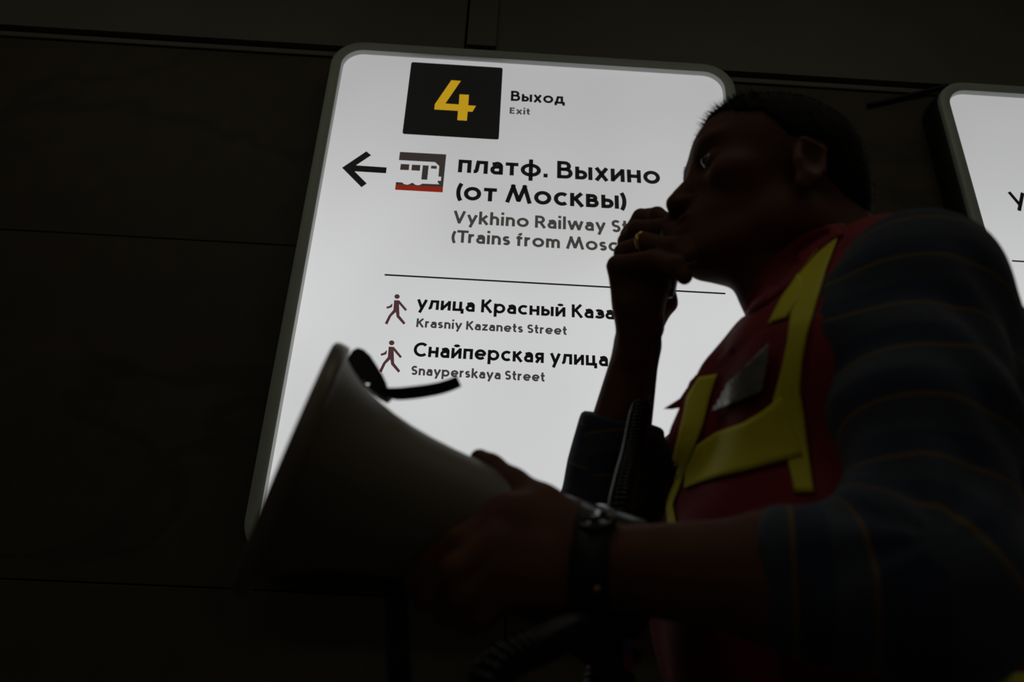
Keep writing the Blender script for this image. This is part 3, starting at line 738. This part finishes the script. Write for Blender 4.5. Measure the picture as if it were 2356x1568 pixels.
# straight cuffs
gx, gy, gz = (fs_.lo[i] + fs_.h*np.arange(fs_.n[i]) for i in range(3))
for ELB, WRI, cuff in ((EL_L, WR_L, CUFF_L), (EL_R, WR_R, CUFF_R)):
    u = unit(WRI-ELB); c = ELB + u*((cuff-ELB) @ u)
    sl, x, y, z = fs_.window(c-0.09, c+0.09)
    pl = (x-c[0])*u[0] + (y-c[1])*u[1] + (z-c[2])*u[2]
    q = np.sqrt((x-c[0])**2+(y-c[1])**2+(z-c[2])**2)
    fs_.d[sl] = np.where((q < 0.085) & (pl > -0.01), smax(fs_.d[sl], (pl + 0*fs_.d[sl]).astype(np.float32), 0.006), fs_.d[sl])
def along_coord(V):
    num = np.zeros(len(V)); den = np.zeros(len(V))
    for SHO, ELB, WRI in ((SH_L, EL_L, WR_L), (SH_R, EL_R, WR_R)):
        o = 0.0
        for a, b in ((SHO, ELB), (ELB, WRI)):
            ab = b-a; L_ = np.linalg.norm(ab); tt = (V-a) @ ab/L_
            d = np.linalg.norm(V-a-np.outer(np.clip(tt/L_, 0, 1), ab), axis=1)
            w = np.exp(-d/0.008); num += w*(o + np.clip(tt, -0.12, L_+0.02)); den += w; o += L_
    out = num/np.maximum(den, 1e-30)
    tz = np.abs(V[:, 1]-YC) < 0.115
    out[tz] = (1.46 - V[:, 2])[tz]
    return out
def folds(V):
    """soft creases across the sleeves near the elbows, and a loose drape"""
    for SHO, ELB, WRI, amp in ((SH_L, EL_L, WR_L, 0.0050), (SH_R, EL_R, WR_R, 0.0035)):
        u1, u2 = unit(ELB-SHO), unit(WRI-ELB)
        bis = unit(u1-u2) if np.linalg.norm(u1-u2) > 0.1 else u1
        d = V-ELB; r = np.linalg.norm(d, axis=1); inner = unit(unit(SHO-ELB)+unit(WRI-ELB))
        fan = np.arctan2(d @ inner, d @ unit(u1+u2))
        w = np.exp(-(r/0.12)**2)*np.clip((r-0.035)/0.05, 0, 1)*np.clip(d @ inner/0.04 + 0.5, 0, 1)
        V = V + (amp*np.sin(fan*8.0 + 18*r)*w)[:, None]*(d/np.maximum(r, 1e-6)[:, None])
        d2 = V-SHO; t = d2 @ u1; ax = SHO + np.outer(t, u1); rad = V-ax; rn = np.linalg.norm(rad, axis=1)
        w2 = np.exp(-((t-0.12)/0.10)**2)*(rn < 0.1)
        V = V + (0.0028*np.sin(t*95 + 2.2*np.arctan2(rad[:, 2], rad[:, 0]))*w2)[:, None]*(rad/np.maximum(rn, 1e-6)[:, None])
    return V
sweater, SV, SF = field_obj('sweater', fs_, M_knit, person, 2, folds)
at = sweater.data.attributes.new('along', 'FLOAT', 'POINT'); at.data.foreach_set('value', (along_coord(SV)+0.20).astype(np.float32))

# ------------------------------------------------------------------ safety vest: a shell round the trunk
M_vest_red = new_mat('vest_red_mesh_cloth', (0.26, 0.006, 0.012), 0.75, vary=0.12, scale=14, bump=0.15, bump_scale=260)
M_vest_yel = new_mat('vest_lime_yellow_tape', (0.88, 0.80, 0.015), 0.6, vary=0.06, scale=20, bump=0.1, bump_scale=200)
def vest_outer(f, g):
    f.ell(np.array([0.362, YC, 1.310]), (0.116+g, 0.172+g, 0.165+g), None, 0.0)
    f.ell(np.array([0.338, YC, 1.15]), (0.166+g, 0.180+g, 0.18+g), None, 0.06)
    f.ell(np.array([0.372, YC, 0.98]), (0.158+g, 0.184+g, 0.18+g), None, 0.06)
    for s, S_ in ((-1, SH_L), (1, SH_R)):
        f.cone(S_ + np.array([0.0, -0.05*s, 0.026 if s < 0 else 0.012]), NECK + np.array([0.022, 0.03*s, 0.022]), 0.052+g, 0.060+g, 0.05)
        f.ell(np.array([0.285, YC+0.06*s, 1.33]), (0.062+g, 0.09+g, 0.075+g), None, 0.05)
        f.ell(np.array([0.405, YC+0.08*s, 1.30]), (0.054+g, 0.084+g, 0.095+g), None, 0.05)
    f.cone(P(1754, 735, 0.655), P(1676, 880, 0.66), 0.003+g, 0.006+g, 0.02)
    f.cone(P(1676, 880, 0.66), P(1610, 1010, 0.66), 0.007+g, 0.012+g, 0.03)
fo = Field((0.10, 0.42, 0.86), (0.60, 0.92, 1.56), 0.0042); vest_outer(fo, 0.012)
fi = Field((0.10, 0.42, 0.86), (0.60, 0.92, 1.56), 0.0042); vest_outer(fi, 0.003)
fo.d = np.maximum(fo.d, -fi.d)
gx, gy, gz = (fo.lo[i] + fo.h*np.arange(fo.n[i]) for i in range(3)); x, y, z = gx[:, None, None], gy[None, :, None], gz[None, None, :]
# neck opening: a deep V in front
nx = (x - (NECK[0]-0.022))/0.092; ny = (y-YC)/0.076
neckhole = (np.sqrt(nx**2 + ny**2 + 0*z) - 1.0)*0.085
neckhole = np.maximum(neckhole, 1.40 - z)
vdepth = np.abs(y-YC)*1.0 - (z - 1.40)*0.62 + 0*x
vcut = np.maximum(np.maximum(vdepth, x - 0.34), 1.30 - z)
cut = np.minimum(neckhole, vcut)
for s, S_ in ((-1, SH_L), (1, SH_R)):                      # arm holes
    cy = np.sqrt(((x-(S_[0]+0.002))/0.080)**2 + ((z-(S_[2]-0.065))/0.120)**2 + 0*y) - 1.0
    arm = np.maximum(cy*0.08, (0.128 - (y-YC)*s))
    cut = np.minimum(cut, arm)
fo.d = smax(fo.d, (-cut).astype(np.float32), 0.004); fo.d = np.maximum(fo.d, (0.92 - z + 0*x + 0*y).astype(np.float32))
def drape(V):
    return V + np.stack([0.004*np.sin(V[:, 1]*46 + V[:, 2]*18), 0*V[:, 0], 0*V[:, 0]], 1)*(V[:, 2] < 1.36)[:, None]
vest, VV, VF = field_obj('safety_vest', fo, M_vest_red, person, 2, drape)

# trousers and shoes below the frame
M_trouser = new_mat('dark_trouser_cloth', (0.02, 0.02, 0.025), 0.85, bump=0.1)
M_shoe = new_mat('black_leather', (0.012, 0.012, 0.012), 0.4)
ft = Field((0.18, 0.42, 0.0), (0.60, 0.92, 1.06), 0.008)
ft.ell((0.385, YC, 0.95), (0.135, 0.17, 0.10), None, 0.0)
for s in (-1, 1):
    hip, kn, an = np.array([0.385, YC+0.085*s, 0.90]), np.array([0.36+0.01*s, YC+0.10*s, 0.50]), np.array([0.40-0.02*s, YC+0.11*s, 0.09])
    ft.cone(hip, kn, 0.092, 0.066, 0.04); ft.cone(kn, an, 0.066, 0.056, 0.03)
field_obj('trousers', ft, M_trouser, person, 1)
for s in (-1, 1):
    fq = Field((0.16, YC+0.11*s-0.08, -0.01), (0.56, YC+0.11*s+0.08, 0.16), 0.005)
    a = np.array([0.40-0.02*s, YC+0.11*s, 0.06])
    fq.cone(a + np.array([0.03, 0, -0.015]), a + np.array([-0.15, 0, -0.025]), 0.043, 0.036, 0.02); fq.cone(a, a + np.array([0, 0, 0.05]), 0.045, 0.042, 0.03)
    zz = (fq.lo[2] + fq.h*np.arange(fq.n[2]))[None, None, :]; fq.d = np.maximum(fq.d, (0.001-zz + 0*fq.d).astype(np.float32))
    field_obj('shoe', fq, M_shoe, person, 1)

# ------------------------------------------------------------------ tapes and badge pocket on the vest
vest_bvh = BVHTree.FromPolygons([Vector(v) for v in VV], [tuple(int(i) for i in f) for f in VF])
def on_vest(px, py, lift):
    d = Vector(P(px, py, 1.0) - EYE).normalized(); hit = vest_bvh.ray_cast(Vector(EYE), d)
    if hit[0] is None: return None
    n = hit[1]
    if n.dot(d) > 0: n = -n
    return np.array(hit[0] + n*lift)
def resample(pts, n):
    pts = np.array(pts, float); s = np.concatenate([[0], np.cumsum(np.linalg.norm(np.diff(pts, axis=0), axis=1))])
    t = np.linspace(0, s[-1], n); return np.stack([np.interp(t, s, pts[:, i]) for i in range(2)], 1)
def vest_patch(name, left, right, mat, parent, lift=0.0016, n=28, m=7, ripple=0.0):
    A, B = resample(left, n), resample(right, n); grid = {}; V = []; F = []
    for i in range(n):
        for j in range(m):
            q = A[i] + (B[i]-A[i])*j/(m-1); p = on_vest(q[0], q[1], lift + ripple*math.sin(9.0*i/n*3.1 + 2.2*j)*0.5)
            if p is not None: grid[i, j] = len(V); V.append(p)
    for i in range(n-1):
        for j in range(m-1):
            k = [(i, j), (i+1, j), (i+1, j+1), (i, j+1)]
            if all(q in grid for q in k):
                pts = [V[grid[q]] for q in k]
                if max(np.linalg.norm(pts[a]-pts[a-1]) for a in range(4)) < 0.06: F.append(tuple(grid[q] for q in k))
    if not F: return None
    o = mesh_obj(name, V, F, mat, parent)
    md = o.modifiers.new('thickness', 'SOLIDIFY'); md.thickness = 0.0009; md.offset = 1.0
    return o
TAPES = []
TAPES.append(vest_patch('tape', [(1930, 536), (1878, 583), (1839, 634), (1824, 700), (1814, 787), (1801, 851), (1788, 899), (1779, 927), (1800, 1000), (1815, 1060), (1830, 1135)],
           [(1934, 541), (1903, 621), (1890, 665), (1878, 704), (1858, 771), (1846, 835), (1841, 899), (1852, 962), (1856, 1000), (1864, 1062), (1874, 1135)], M_vest_yel, vest, n=44))
vest_patch('tape', [(1839, 634), (1800, 690), (1772, 747)], [(1850, 660), (1835, 700), (1812, 734)], M_vest_yel, vest, 0.0020, 14, 5)
TAPES.append(vest_patch('tape', [(1800, 912), (1757, 948), (1718, 973), (1654, 996), (1607, 1024), (1584, 1079)],
           [(1850, 1052), (1790, 1066), (1722, 1085), (1660, 1100), (1620, 1112), (1580, 1126)], M_vest_yel, vest, 0.0024, 36, 9))
vest_patch('tape', [(1612, 870), (1584, 915), (1576, 955), (1558, 1030), (1536, 1130), (1540, 1190), (1550, 1290)],
           [(1655, 862), (1636, 920), (1620, 980), (1588, 1059), (1574, 1110), (1552, 1160), (1575, 1290)], M_vest_yel, vest, 0.0020, 36, 7)
# tape round the back and the hem, and the far side's copy of the front tapes
def vest_band(z0, z1, a0, a1, n=90, m=4, lift=0.0022):
    V = []; F = []; grid = {}
    for i in range(n):
        a = math.radians(a0 + (a1-a0)*i/(n-1)); d = Vector((-math.cos(a), -math.sin(a), 0))
        for j in range(m):
            o = Vector((0.365, YC, z0 + (z1-z0)*j/(m-1))) + d*0.5
            hit = vest_bvh.ray_cast(o, -d, 0.45)
            if hit[0] is not None: grid[i, j] = len(V); V.append(np.array(hit[0] + d*lift))
    for i in range(n-1):
        for j in range(m-1):
            k = [(i, j), (i+1, j), (i+1, j+1), (i, j+1)]
            if all(q in grid for q in k):
                pts = [V[grid[q]] for q in k]
                if max(np.linalg.norm(pts[b]-pts[b-1]) for b in range(4)) < 0.04: F.append(tuple(grid[q] for q in k))
    if F:
        o = mesh_obj('tape', V, F, M_vest_yel, vest); md = o.modifiers.new('thickness', 'SOLIDIFY'); md.thickness = 0.0009; md.offset = 1.0
vest_band(1.215, 1.290, 118, 242); vest_band(1.00, 1.10, 75, 285)
for src in TAPES:
    V = []
    for v in src.data.vertices:
        p = np.array(v.co) + base_of(vest); p[1] = 2*YC - p[1]
        q, nn, _, _ = vest_bvh.find_nearest(Vector(p)); out = Vector(q) - Vector((0.365, YC, q[2]))
        if nn.dot(out) < 0: nn = -nn
        V.append(np.array(q + nn*0.0022))
    o = mesh_obj('tape', V, [tuple(p.vertices)[::-1] for p in src.data.polygons], M_vest_yel, vest)
    md = o.modifiers.new('thickness', 'SOLIDIFY'); md.thickness = 0.0009; md.offset = 1.0
M_pocket = new_mat('clear_plastic_badge_pocket', (0.30, 0.29, 0.27), 0.22, vary=0.35, scale=22, bump=0.5, bump_scale=70)
vest_patch('badge_pocket', [(1690, 885), (1674, 915), (1648, 953)], [(1779, 797), (1774, 850), (1763, 905)], M_pocket, vest, 0.0060, 16, 16, 0.002)
# collar band that stands up against the neck
body_bvh = BVHTree.FromPolygons([Vector(v) for v in BV], [tuple(int(i) for i in f) for f in BF])
def on_body(px, py, lift):
    d = Vector(P(px, py, 1.0) - EYE).normalized(); hit = body_bvh.ray_cast(Vector(EYE), d)
    if hit[0] is None: return None
    n = hit[1] if hit[1].dot(d) < 0 else -hit[1]
    return np.array(hit[0] + n*lift)
up_c = [(1722, 697), (1742, 648), (1772, 598), (1806, 562), (1852, 532), (1900, 520), (1938, 522)]
lo_c = [(1724, 722), (1765, 700), (1805, 668), (1845, 628), (1885, 585), (1915, 560), (1940, 545)]
A, B = resample(up_c, 24), resample(lo_c, 24); V = []; F = []; ok = True
for i in range(24):
    for j in range(5):
        q = A[i] + (B[i]-A[i])*j/4; b_ = on_body(q[0], q[1], 0.006); v_ = on_vest(q[0], q[1], 0.003)
        c_ = [p for p in (b_, v_) if p is not None]
        V.append(min(c_, key=lambda p: np.linalg.norm(p-EYE)) if c_ else P(q[0], q[1], 0.62))
for i in range(23):
    for j in range(4): F.append((i*5+j, (i+1)*5+j, (i+1)*5+j+1, i*5+j+1))
col = mesh_obj('collar', V, F, M_vest_red, vest); md = col.modifiers.new('thickness', 'SOLIDIFY'); md.thickness = 0.003; md.offset = 1.0
# loose corner of the front edge that sticks out
tipv = [P(1580, 892, 0.672), P(1564, 916, 0.668), P(1545, 928, 0.664), P(1526, 940, 0.662), P(1545, 941, 0.662), P(1568, 937, 0.664), P(1600, 930, 0.668)]
V = [tuple(p) for p in tipv] + [tuple(p + np.array([0.001, 0.0025, 0.001])) for p in tipv]; n = len(tipv)
F = [tuple(range(n)), tuple(range(2*n-1, n-1, -1))] + [(i, (i+1) % n, n+(i+1) % n, n+i) for i in range(n)]
mesh_obj('vest_corner', V, F, M_vest_red, vest, smooth=False)

# ------------------------------------------------------------------ megaphone
M_bell = new_mat('pale_grey_plastic_bell', (0.20, 0.172, 0.125), 0.5, vary=0.05, bump=0.04)
M_bell_rim = new_mat('bell_rim_plastic', (0.20, 0.165, 0.12), 0.4)
M_black = new_mat('black_plastic', (0.012, 0.012, 0.012), 0.32)
M_web = new_mat('black_webbing', (0.010, 0.010, 0.010), 0.8, bump=0.4, bump_scale=500)
M_rivet = new_mat('nickel_rivet', (0.75, 0.74, 0.70), 0.25, 1.0)
C0 = P(664, 1064, 0.53); C1 = P(1400, 1328, 0.605); AXM = unit(C1-C0)
UPM = np.array([0, 0, 1.0]) - AXM*AXM[2]; UPM = unit(UPM); SDM = np.cross(AXM, UPM)
def MG(s, r, t): return C0 + AXM*s + r*(math.cos(t)*UPM + math.sin(t)*SDM)
mega = thing('megaphone', 'grey handheld megaphone with black strap, held low at the left', 'megaphone', C0)
def lathe(prof, n=64):
    V = [MG(s, r, 2*math.pi*j/n) for s, r in prof for j in range(n)]; F = []
    for i in range(len(prof)-1):
        for j in range(n): F.append((i*n+j, i*n+(j+1) % n, (i+1)*n+(j+1) % n, (i+1)*n+j))
    return V, F
out_p = [(0.009, 0.0863), (0.013, 0.0823), (0.020, 0.0766), (0.028, 0.0718), (0.036, 0.0678), (0.046, 0.0638), (0.058, 0.0600), (0.073, 0.0564), (0.090, 0.0536), (0.110, 0.0514), (0.135, 0.0498), (0.165, 0.0490), (0.195, 0.0490)]
in_p = [(s+0.001, r-0.0025) for s, r in out_p[::-1]]
bell = mesh_obj('bell', *lathe(out_p + in_p), M_bell, mega)
rim = mesh_obj('rim', *lathe([(0.010, 0.0835), (0.010, 0.0912), (0.0085, 0.0935), (0.002, 0.0944), (-0.0015, 0.0937), (-0.003, 0.0912), (-0.001, 0.0890), (0.006, 0.0856), (0.010, 0.0838)]), M_bell_rim, mega)
hous = mesh_obj('housing', *lathe([(0.190, 0.0), (0.190, 0.047), (0.195, 0.0490), (0.235, 0.0500), (0.245, 0.0512), (0.275, 0.0520), (0.282, 0.0500), (0.285, 0.0455), (0.2855, 0.0)]), M_black, mega)
mesh_obj('chrome_ring', *lathe([(0.2380, 0.0500), (0.2385, 0.0520), (0.2410, 0.0526), (0.2435, 0.0520), (0.2440, 0.0505)]), new_mat('worn_black_trim', (0.25, 0.25, 0.25), 0.28, 0.9), hous)
# sound driver inside the horn: inner cone
mesh_obj('inner_horn', *lathe([(0.035, 0.0), (0.036, 0.012), (0.050, 0.018), (0.120, 0.024), (0.185, 0.028)], 32), M_bell, mega)
# pistol grip under the rear, hidden by the hand and sleeve
ga, gb = MG(0.238, 0.040, math.pi), P(1440, 1545, 0.585)
gv, gf = tube_vf(catmull([ga, 0.5*(ga+gb) + np.array([0.004, 0, 0]), gb], 6), [0.019]*6 + [0.0175]*6 + [0.018], 16)
grip = mesh_obj('pistol_grip', gv, gf, M_black, mega)
def ribbon(name, path, width_dir, width, mat, parent, thick=0.0022, taper=None):
    path = np.asarray(path); n = len(path); V = []; F = []
    tan = np.gradient(path, axis=0); tan /= np.linalg.norm(tan, axis=1)[:, None]
    for i in range(n):
        wd = np.array(width_dir[i] if np.ndim(width_dir) == 2 else width_dir, float); wd = wd - tan[i]*(wd @ tan[i]); wd = unit(wd)
        nn = np.cross(tan[i], wd); w = (width if taper is None else taper[i])/2
        for a, b in ((-1, -1), (1, -1), (1, 1), (-1, 1)): V.append(path[i] + wd*a*w + nn*b*thick/2)
    for i in range(n-1):
        for j in range(4): F.append((i*4+j, i*4+(j+1) % 4, (i+1)*4+(j+1) % 4, (i+1)*4+j))
    F += [(3, 2, 1, 0), tuple((n-1)*4+j for j in range(4))]
    return mesh_obj(name, V, F, mat, parent, smooth=False)
# carrying strap: bracket and tab on top of the rim, loose tail, long loop below
tab_out = [(800, 838), (806, 822), (815, 808), (826, 803), (838, 807), (852, 820), (866, 842), (878, 862), (886, 880), (888, 893), (895, 905), (885, 914), (868, 905), (852, 893), (838, 878), (820, 856)]
holes = ((807, 833, 4.0), (825.5, 858, 4.5), (842, 879, 9.0))
def slab(name, outline, Y, thick, mat, parent, hole_list=()):
    """a cut piece of webbing or plate: outline given where it stands, with punched holes"""
    bm = bmesh.new(); vs = [bm.verts.new(Vector(P(x, y, Y))) for x, y in outline]
    edges = [bm.edges.new((vs[i], vs[(i+1) % len(vs)])) for i in range(len(vs))]
    for hx, hy, hr in hole_list:
        hv = [bm.verts.new(Vector(P(hx + hr*math.cos(t), hy + hr*math.sin(t), Y))) for t in np.linspace(0, 2*math.pi, 12, endpoint=False)]
        edges += [bm.edges.new((hv[i], hv[(i+1) % 12])) for i in range(12)]
    bmesh.ops.triangle_fill(bm, edges=edges, use_beauty=True, use_dissolve=False)
    if hole_list:
        for f_ in list(bm.faces):
            c = np.array(f_.calc_center_median())
            for hx, hy, hr in hole_list:
                if np.linalg.norm(c - P(hx, hy, Y)) < hr*0.95*Y/FPX: bm.faces.remove(f_); break
    r = bmesh.ops.extrude_face_region(bm, geom=list(bm.faces))
    for g in r['geom']:
        if isinstance(g, bmesh.types.BMVert): g.co += Vector((0, thick, 0))
    bm.normal_update(); bm.verts.index_update()
    v = [tuple(w.co) for w in bm.verts]; f = [tuple(w.index for w in q.verts) for q in bm.faces]; bm.free()
    return mesh_obj(name, v, f, mat, parent, smooth=False)
Y_TAB = 0.548
tc_ = np.mean(tab_out, axis=0); tab_out = [tuple(tc_ + (np.array(p)-tc_)*np.array([1.10, 1.07])) for p in tab_out]
slab('strap_bracket', tab_out, Y_TAB, 0.010, M_black, mega, holes)
tail = catmull([P(876, 893, Y_TAB+0.004), P(905, 905, Y_TAB), P(955, 902, Y_TAB-0.002), P(1005, 894, Y_TAB+0.002), P(1036, 885, Y_TAB+0.005), P(1055, 877, Y_TAB+0.008)], 6)
ribbon('strap_tail', tail, unit(P(1046, 870, Y_TAB)-P(1064, 886, Y_TAB+0.004)), 0.0100, M_web, mega, 0.002, np.linspace(0.0105, 0.0095, len(tail)))
wdir = unit(P(940, 1450, 0.55)-P(890, 1452, 0.55))
loop = catmull([MG(0.085, 0.050, math.pi*0.98), P(910, 1330, 0.560), P(914, 1430, 0.552), P(922, 1568, 0.545), P(960, 1800, 0.548), P(1100, 2000, 0.56), P(1300, 1900, 0.575), P(1410, 1620, 0.585), P(1438, 1540, 0.586)], 6)
ribbon('strap_loop', loop, wdir, 0.0165, M_web, mega)
# tricolour ribbon tied to the grip
rb = [P(1446, 1470, 0.56), P(1444, 1500, 0.556), P(1448, 1540, 0.556)]
for k, col, nm in ((0, (0.02, 0.025, 0.16), 'blue_ribbon'), (1, (0.30, 0.01, 0.015), 'red_ribbon')):
    ribbon(nm, catmull([rb[k], rb[k+1]], 4), (1, 0.1, 0), 0.0075, new_mat(nm + '_satin', col, 0.5), mega, 0.001)

# ------------------------------------------------------------------ microphone and its coiled cord
mtop, mbot = P(1551, 520, 0.690), P(1520, 680, 0.712)
ma = unit(mtop-mbot); mfront = unit(H(0.105, 0, -0.052) - 0.5*(mtop+mbot)); mfront = unit(mfront - ma*(mfront @ ma)); mside = np.cross(ma, mfront)
mic = thing('microphone', 'small black hand microphone in the right hand, held at the mouth', 'microphone', mbot)
L_ = np.linalg.norm(mtop-mbot)
def mbox(a0, a1, f0, f1, s0, s1, bev):
    v, f = box_vf(a0, a1, f0, f1, s0, s1, bev)
    return [mbot + ma*p[0] + mfront*p[1] + mside*p[2] for p in v], f
mesh_obj('shell', *mbox(0.0, L_, -0.010, 0.008, -0.017, 0.017, 0.007), M_black, mic)
gr = mesh_obj('grille', *mbox(L_*0.42, L_*0.97, 0.006, 0.0115, -0.014, 0.014, 0.003), new_mat('grille_grey', (0.05, 0.05, 0.05), 0.35, 0.5), mic)
for k in range(5):
    mesh_obj('grille_bar', *mbox(L_*(0.48+0.1*k), L_*(0.51+0.1*k), 0.011, 0.0126, -0.012, 0.012, 0.0005), M_black, gr)
mesh_obj('talk_key', *mbox(L_*0.30, L_*0.62, -0.004, 0.008, -0.0195, -0.0165, 0.001), new_mat('key_grey', (0.04, 0.04, 0.04), 0.4), mic)
cord = thing('coiled_cord', 'black coiled cord from the microphone down to the megaphone', 'cord', P(1412, 1180, 0.63))
lead = catmull([mbot - ma*(-0.004), P(1521, 740, 0.722), P(1513, 800, 0.728), P(1502, 870, 0.733), P(1499, 905, 0.735), P(1493, 922, 0.735), P(1481, 930, 0.733)], 8)
mesh_obj('straight_lead', *tube_vf(lead, 0.0027, 10), M_cable, cord)
def coil(path, R, r, pitch, per=12):
    path = catmull(path, 20); s = np.concatenate([[0], np.cumsum(np.linalg.norm(np.diff(path, axis=0), axis=1))])
    turns = s[-1]/pitch; N = int(turns*per); t = np.linspace(0, s[-1], N); c = np.stack([np.interp(t, s, path[:, i]) for i in range(3)], 1)
    tan = np.gradient(c, axis=0); tan /= np.linalg.norm(tan, axis=1)[:, None]
    nrm = np.cross(tan[0], [0, 1, 0]); pts = []
    for i in range(N):
        nrm = nrm - tan[i]*(nrm @ tan[i]); nrm /= np.linalg.norm(nrm); bi = np.cross(tan[i], nrm); a = 2*math.pi*t[i]/pitch
        e = min(1, i/8, (N-1-i)/8); pts.append(c[i] + R*e*(math.cos(a)*nrm + math.sin(a)*bi))
    return tube_vf(pts, r, 6)
M_coil = new_mat('glossy_black_coil', (0.012, 0.012, 0.012), 0.22)
cpath = [P(1481, 925, 0.733), P(1470, 960, 0.725), P(1455, 1040, 0.700), P(1438, 1110, 0.670), P(1425, 1180, 0.650), P(1415, 1300, 0.640), P(1390, 1500, 0.625), P(1320, 1760, 0.58),
         P(1180, 1840, 0.50), P(1095, 1720, 0.46), P(1110, 1590, 0.455), P(1165, 1520, 0.462), P(1250, 1480, 0.480), P(1330, 1440, 0.520), P(1390, 1400, 0.570), MG(0.262, 0.046, math.pi)]
mesh_obj('coil', *coil(cpath, 0.0092, 0.0023, 0.0056), M_coil, cord)

# ------------------------------------------------------------------ wristwatch, ring
M_strap = new_mat('black_watch_strap', (0.008, 0.008, 0.008), 0.5); M_dial = new_mat('dark_watch_glass', (0.02, 0.02, 0.02), 0.08); M_gold = new_mat('gold', (0.75, 0.45, 0.12), 0.25, 1.0)
uw = unit(EL_L-WR_L); wc = WR_L + uw*0.010
fw = Field(wc-0.06, wc+0.06, 0.002); ref = unit(np.cross(uw, [0, 1, 0])); ref2 = np.cross(uw, ref)
gx, gy, gz = (fw.lo[i] + fw.h*np.arange(fw.n[i]) for i in range(3)); x, y, z = gx[:, None, None]-wc[0], gy[None, :, None]-wc[1], gz[None, None, :]-wc[2]
tt = x*uw[0]+y*uw[1]+z*uw[2]; rr = np.sqrt(np.maximum(x*x+y*y+z*z-tt*tt, 0))
watch = thing('wristwatch', 'black wristwatch on the left wrist beside the megaphone', 'watch', wc)
nb = 28; bv = []; bf = []
for i in range(nb):
    a = 2*math.pi*i/nb; dd = math.cos(a)*ref + math.sin(a)*ref2
    for off, lift in ((-0.012, 0.0008), (-0.0115, 0.0035), (0.0115, 0.0035), (0.012, 0.0008)):
        c = wc + uw*off; hit = body_bvh.ray_cast(Vector(c), Vector(dd), 0.08)
        r_ = np.linalg.norm(np.array(hit[0])-c) if hit[0] is not None else 0.03
        bv.append(c + dd*(min(r_, 0.04)+lift))
for i in range(nb):
    for j in range(3): bf.append((i*4+j, ((i+1) % nb)*4+j, ((i+1) % nb)*4+j+1, i*4+j+1))
mesh_obj('strap', bv, bf, M_strap, watch)
cdir = unit(np.array([0.0, -0.8, 1.0])); cdir = unit(cdir - uw*(cdir @ uw)); cs = np.cross(uw, cdir)
hit = body_bvh.ray_cast(Vector(wc), Vector(cdir), 0.08); cc = np.array(hit[0]) if hit[0] is not None else wc + cdir*0.03
def wbox(r0, h0, h1, n=28):
    V = []; F = []
    for h_, r_ in ((h0, r0), (h1-0.0015, r0), (h1, r0-0.0015)):
        for j in range(n):
            a = 2*math.pi*j/n; V.append(cc + cdir*h_ + r_*(math.cos(a)*uw + math.sin(a)*cs))
    for i in range(2):
        for j in range(n): F.append((i*n+j, i*n+(j+1) % n, (i+1)*n+(j+1) % n, (i+1)*n+j))
    F.append(tuple(2*n+j for j in range(n))); return V, F
mesh_obj('case', *wbox(0.0145, -0.003, 0.0045), M_black, watch)
mesh_obj('dial', *wbox(0.0120, 0.0040, 0.0050), M_dial, watch)
cr = P(1373, 1357, 0.503)
mesh_obj('buckle_pin', *ball(wc + unit(cr-wc)*0.033, (0.0028,)*3), M_gold, watch)
# ring on the right hand's ring finger
ra, rb_ = RH_MCP[2], P(1488, 558, 0.695); ru = unit(rb_-ra); rc = ra + (rb_-ra)*0.92
n1 = unit(np.cross(ru, [0, 0, 1])); n2 = np.cross(ru, n1)
ringp = [rc + 0.0122*(math.cos(a)*n1 + math.sin(a)*n2) for a in np.linspace(0, 2*math.pi, 32, endpoint=False)]
tag(mesh_obj('finger_ring', *tube_vf(ringp, 0.0026, 8, closed=True), M_gold, loc=rc), 'gold ring on a finger of the hand holding the microphone', 'ring')
